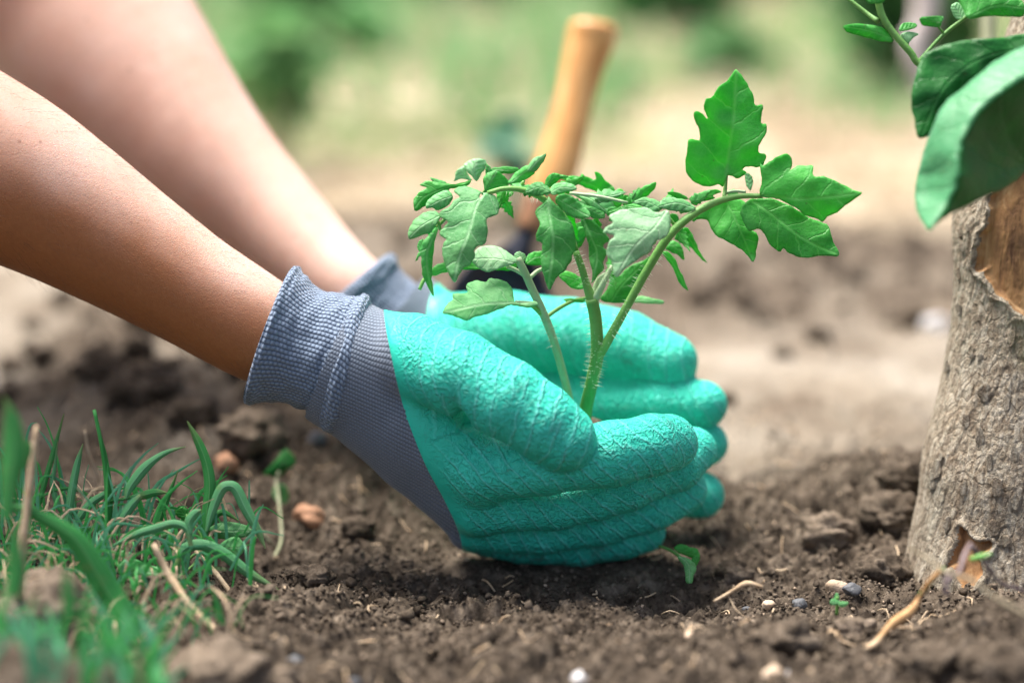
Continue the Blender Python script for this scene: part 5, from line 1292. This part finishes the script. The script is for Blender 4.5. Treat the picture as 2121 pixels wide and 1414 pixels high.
CL = [
 ('clod', 'pale lumpy clod blurred at the bottom of the weeds, left of the frame centre', 'clod', 455, 1385, 80, M_CLODP),
 ('clod', 'large pale clod under the grass in the bottom left corner', 'clod', 95, 1262, 100, M_CLODP),
 ('clod', 'pale clod peeking up from the bottom edge below the dry root knot', 'clod', 560, 1410, 50, M_CLODP),
 ('clod', 'dark crumbly clod right of the glove fingertips', 'clod', 1525, 1185, 34, MS_SOIL),
 ('clod', 'grey domed clod with dry straw, between fingertips and trunk', 'clod', 1715, 1095, 52, M_CLODP),
 ('clod', 'tall brown clod beside the trunk at middle height', 'clod', 1865, 985, 42, MS_SOIL),
 ('clod', 'broad brown clod directly below the tall clod by the trunk', 'clod', 1850, 1060, 60, MS_SOIL),
 ('clod', 'dark brown clod right of the two leafed sprout', 'clod', 1820, 1180, 52, MS_SOIL),
 ('clod', 'orange brown clod in front of the two leafed sprout', 'clod', 1765, 1305, 46, M_CLODP),
 ('clod', 'rounded dark clod low in the frame left of the withered vine', 'clod', 1620, 1325, 58, MS_SOIL),
 ('clod', 'dark clod piled at the foot of the trunk in the right corner', 'clod', 2075, 1385, 80, MS_SOIL),
 ('clod', 'dark clod at the bottom right edge below the vine', 'clod', 1935, 1370, 62, MS_SOIL),
 ('clod', 'blurred brown clod under the lower side of the near arm', 'clod', 300, 800, 62, MS_SOIL),
 ('clod', 'blurred dark clod left of the cuff above the weeds', 'clod', 210, 760, 50, MS_SOIL),
 ('clod', 'blurred tan clod just under the grey cuff', 'clod', 520, 890, 62, M_CLODP),
 ('clod', 'blurred dark clod above the crooked pale stem weed', 'clod', 400, 850, 50, MS_SOIL),
 ('clod', 'dark clod left of the glove heel', 'clod', 742, 1090, 32, MS_SOIL),
 ('clod', 'brown clod between the crooked stem weed and the glove heel', 'clod', 650, 1190, 34, MS_SOIL),
 ('stone', 'reddish stone left of the grey knit glove back', 'stone', 467, 948, 30, M_STONEO),
 ('stone', 'larger reddish stone behind the crooked pale stem weed', 'stone', 640, 1052, 38, M_STONEO),
 ('stone', 'dark grey pebble below the cuff', 'stone', 657, 900, 24, M_STONEB),
 ('stone', 'white stone at the bottom edge of the soil near the centre', 'stone', 1203, 1396, 26, M_STONEW),
 ('stone', 'pale tan stone at the bottom edge right of centre', 'stone', 1605, 1383, 26, M_STONE),
 ('stone', 'whitish stone touching the pale tan stone at the bottom', 'stone', 1632, 1388, 20, M_STONEW),
 ('stone', 'angular orange tan stone left of the trunk', 'stone', 1733, 1207, 25, M_STONE),
 ('stone', 'blue grey stone right of the angular orange stone', 'stone', 1764, 1212, 21, M_STONEB),
 ('stone', 'smooth grey pebble in the soil left of the sprout', 'stone', 1656, 1244, 17, M_STONEB),
 ('stone', 'speckled pale pebble left of the smooth grey pebble', 'stone', 1592, 1246, 15, M_STONE),
 ('stone', 'tiny blue black pebble left of the speckled pebble', 'stone', 1546, 1258, 11, M_STONEB),
 ('stone', 'small tan sliver stone standing in the front soil', 'stone', 1432, 1310, 14, M_STONE),
 ('stone', 'dark slate flake at the bottom left of the front soil', 'stone', 610, 1362, 22, M_STONEB),
 ('stone', 'bluish flake at the bottom edge right of the slate flake', 'stone', 730, 1402, 18, M_STONEB),
 ('stone', 'white blurred stone behind the trunk at mid height', 'stone', 1940, 665, 34, M_STONEW),
]
for i, (nm, lb, cat, x, y, r, m) in enumerate(CL):
    if nm == 'clod': rock(nm, lb, cat, x, y, r, m, 3.1*i+1, amp=.42, fr=1.5, fine=.16, sq=(1.1, .9, .72))
    else: rock(nm, lb, cat, x, y, r, m, i+50, amp=.24, fr=1.2, fine=.035, ang=.8 if 'pebble' not in lb else .4, sq=(1, .8, .75))
# small bits of straw, rootlets and wood chips lying on the soil
r3 = np.random.default_rng(33); L = []
for k in range(260):
    x, y = r3.uniform(-.27, .28), r3.uniform(-.2, .25); a = r3.uniform(0, 6.28); ln = r3.uniform(.003, .014)
    p0 = np.array([x, y]); p1 = p0+ln*np.array([math.cos(a), math.sin(a)])*.5; p2 = p1+ln*np.array([math.cos(a+r3.normal(0, .5)), math.sin(a+r3.normal(0, .5))])*.5
    q = np.array([p0, p1, p2]); z = gz(q[:, 0], q[:, 1])+.0015+r3.uniform(0, .002, 3)
    L.append(tube_data(np.column_stack([q, z]), [.0002+r3.uniform(0, .0003)]*3, seg=4, nsub=2))
V, F_ = join_data(L); o = mesh_obj('plant_litter', V, F_, M_DRYST); tag(o, 'thin dry rootlets and straw bits lying on the soil', kind='stuff')

# ------------------------------------------------------------------ background: straw litter, grass tufts, weeds
L = []
for k in range(2600):
    y = .75+r3.beta(1.1, 1.6)*1.9; x = r3.uniform(-.30, .30)*(1.3+y)*.9
    a = r3.uniform(0, 6.28); ln = r3.uniform(.02, .09); z = float(0.006)
    L.append((x, y, a, ln))
arr = np.array(L); zb = gheight(arr[:, 0], arr[:, 1], False)
L = []
for (x, y, a, ln), z in zip(arr, zb):
    c_, s_ = math.cos(a), math.sin(a); up = random.uniform(0, .5)*ln*.6
    L.append(tube_data(np.array([[x, y, z+.006], [x+c_*ln*.5, y+s_*ln*.5, z+.012+up*.6], [x+c_*ln, y+s_*ln, z+.008+up]]), [.0012, .0014, .0008], seg=4, nsub=1))
V, F_ = join_data(L); o = mesh_obj('straw_litter', V, F_, M_STRAW); tag(o, 'pale dry straw strewn over the ground behind the hands', kind='stuff')
def far_blades(n, xf, yf, hmin, hmax, w_, mat, name, label, clump=None):
    Vs = []; Fs = []; r = np.random.default_rng(n)
    for k in range(n):
        y = yf(r); x = xf(r, y)
        z = float(0); h = r.uniform(hmin, hmax); a = r.uniform(0, 6.28); ln = r.uniform(.2, .8)*h
        wd = w_*r.uniform(.6, 1.3); sx, sy = -math.sin(a)*wd, math.cos(a)*wd
        b = len(Vs)
        for t in (0, .5, .85):
            cx_, cy_, cz_ = x+math.cos(a)*ln*t*t, y+math.sin(a)*ln*t*t, z+h*(t-.25*t*t)
            kk = (1, .9, .5)[(0, .5, .85).index(t)]
            Vs += [(cx_-sx*kk, cy_-sy*kk, cz_), (cx_+sx*kk, cy_+sy*kk, cz_)]
        Vs.append((x+math.cos(a)*ln, y+math.sin(a)*ln, z+h*.8))
        Fs += [(b, b+1, b+3, b+2), (b+2, b+3, b+5, b+4), (b+4, b+5, b+6)]
    o = mesh_obj(name, Vs, Fs, mat); tag(o, label, kind='stuff'); return o
def patch_y(lo, hi): return lambda r: r.uniform(lo, hi)
far_blades(1500, lambda r, y: r.choice([-.55, -.34, .05, .42, .70, -.1])*(y+1.15)/3+r.normal(0, .05), patch_y(1.2, 2.6), .03, .10, .004, M_GRASS_FAR, 'grass_tufts', 'soft green tufts of grass scattered over the straw')
far_blades(5000, lambda r, y: r.uniform(-1.2, 1.2), patch_y(2.3, 4.5), .05, .22, .006, simple('dark_far_grass', (.02, .09, .02), (.07, .20, .05), 4, .6, .0002, 500, .3), 'far_grass', 'dark green rough grass beyond the straw at the top')
far_blades(9000, lambda r, y: r.uniform(-9, 9), patch_y(4.5, 16), .1, .35, .012, bpy.data.materials['dark_far_grass'], 'meadow', 'rough grass running back out of sight')
def bush(name, label, px, py, d, rpx, n, lsz, mat, seed, vert=1.0, cat='weed'):
    r = np.random.default_rng(seed); c = P(px, py, d); R_ = rpx*K*d
    gzc = float(gheight(np.array([c[0]]), np.array([c[1]]), False)[0])
    root = empty(name, (c[0], c[1], gzc)); tag(root, label, cat)
    Vs = []; Fs = []; stems = []
    for k in range(n):
        q = r.normal(size=3); q /= np.linalg.norm(q); q *= r.uniform(.3, 1)**.5*R_; q[2] *= vert; p = c+q
        a = r.normal(size=3); a[2] = abs(a[2])*.3; a /= np.linalg.norm(a); b_ = np.cross(a, r.normal(size=3)); b_ /= np.linalg.norm(b_); s_ = lsz*r.uniform(.6, 1.3); nn = np.cross(a, b_)
        b = len(Vs)
        Vs += [tuple(p-a*s_), tuple(p-a*s_*.2+b_*s_*.42+nn*s_*.1), tuple(p+a*s_*.4+b_*s_*.3), tuple(p+a*s_), tuple(p+a*s_*.4-b_*s_*.3), tuple(p-a*s_*.2-b_*s_*.42+nn*s_*.1)]
        Fs += [(b, b+1, b+5), (b+1, b+2, b+4, b+5), (b+2, b+3, b+4)]
        if k % 5 == 0: stems.append(tube_data(np.array([[c[0]+r.normal(0, .01), c[1]+r.normal(0, .01), gzc-.01], (np.array([c[0], c[1], gzc])+p)/2+r.normal(0, .01, 3), p]), [.003, .0025, .001], seg=5, nsub=2))
    o = mesh_obj('foliage', Vs, Fs, mat, smooth=False); under(o, root)
    V, F_ = join_data(stems); o = mesh_obj('stem', V, F_, M_PALEST); under(o, root)
MF = M_GRASS_FAR; MD = bpy.data.materials['dark_far_grass']
bush('weed', 'blurred bluish green weed just left of the trowel handle', 1055, 300, 1.95, 52, 26, .022, simple('blue_green_leaf', (.10, .30, .18), (.20, .44, .28), 30, .6, .0002, 400, .3), 1)
bush('weed', 'blurred tall green weed beside the upper edge of the far arm', 570, 150, 2.2, 85, 60, .03, MF, 2, 1.5)
bush('weed', 'blurred green weed clump further up beside the far forearm', 600, 215, 2.5, 60, 40, .03, MF, 3)
bush('weed', 'round blurred green weed directly above the tallest leaflet', 1500, 130, 2.7, 75, 55, .035, MF, 4)
bush('weed', 'blurred green weed patch to the right of the trowel handle', 1280, 165, 2.6, 45, 30, .03, MF, 5, .5)
bush('shrub', 'dark green shrub at the top edge right of the trowel handle', 1400, -10, 3.2, 110, 120, .05, MD, 6, 1, 'shrub')
bush('shrub', 'dark shrub in the top right corner behind the stems', 1890, 20, 2.6, 130, 160, .04, MD, 7, 1, 'shrub')
bush('shrub', 'dark green shrub on the top edge left of the trowel handle', 950, -30, 3.4, 100, 120, .05, MD, 8, 1, 'shrub')
bush('weed', 'blurred sage green weed clump between arm and trowel handle', 760, 60, 2.9, 80, 50, .035, MF, 9, .8)
bush('shrub', 'dark shrub on the top edge nearest the far arm', 640, -60, 3.0, 100, 110, .05, MD, 12, 1, 'shrub')
bush('weed', 'blurred green weed in the gap under the near forearm at far left', 30, 640, 2.0, 34, 20, .02, MF, 13, .8)
bush('weed', 'blurred yellow green weed below the near forearm', 160, 665, 1.9, 26, 12, .018, MF, 14, 1.2)
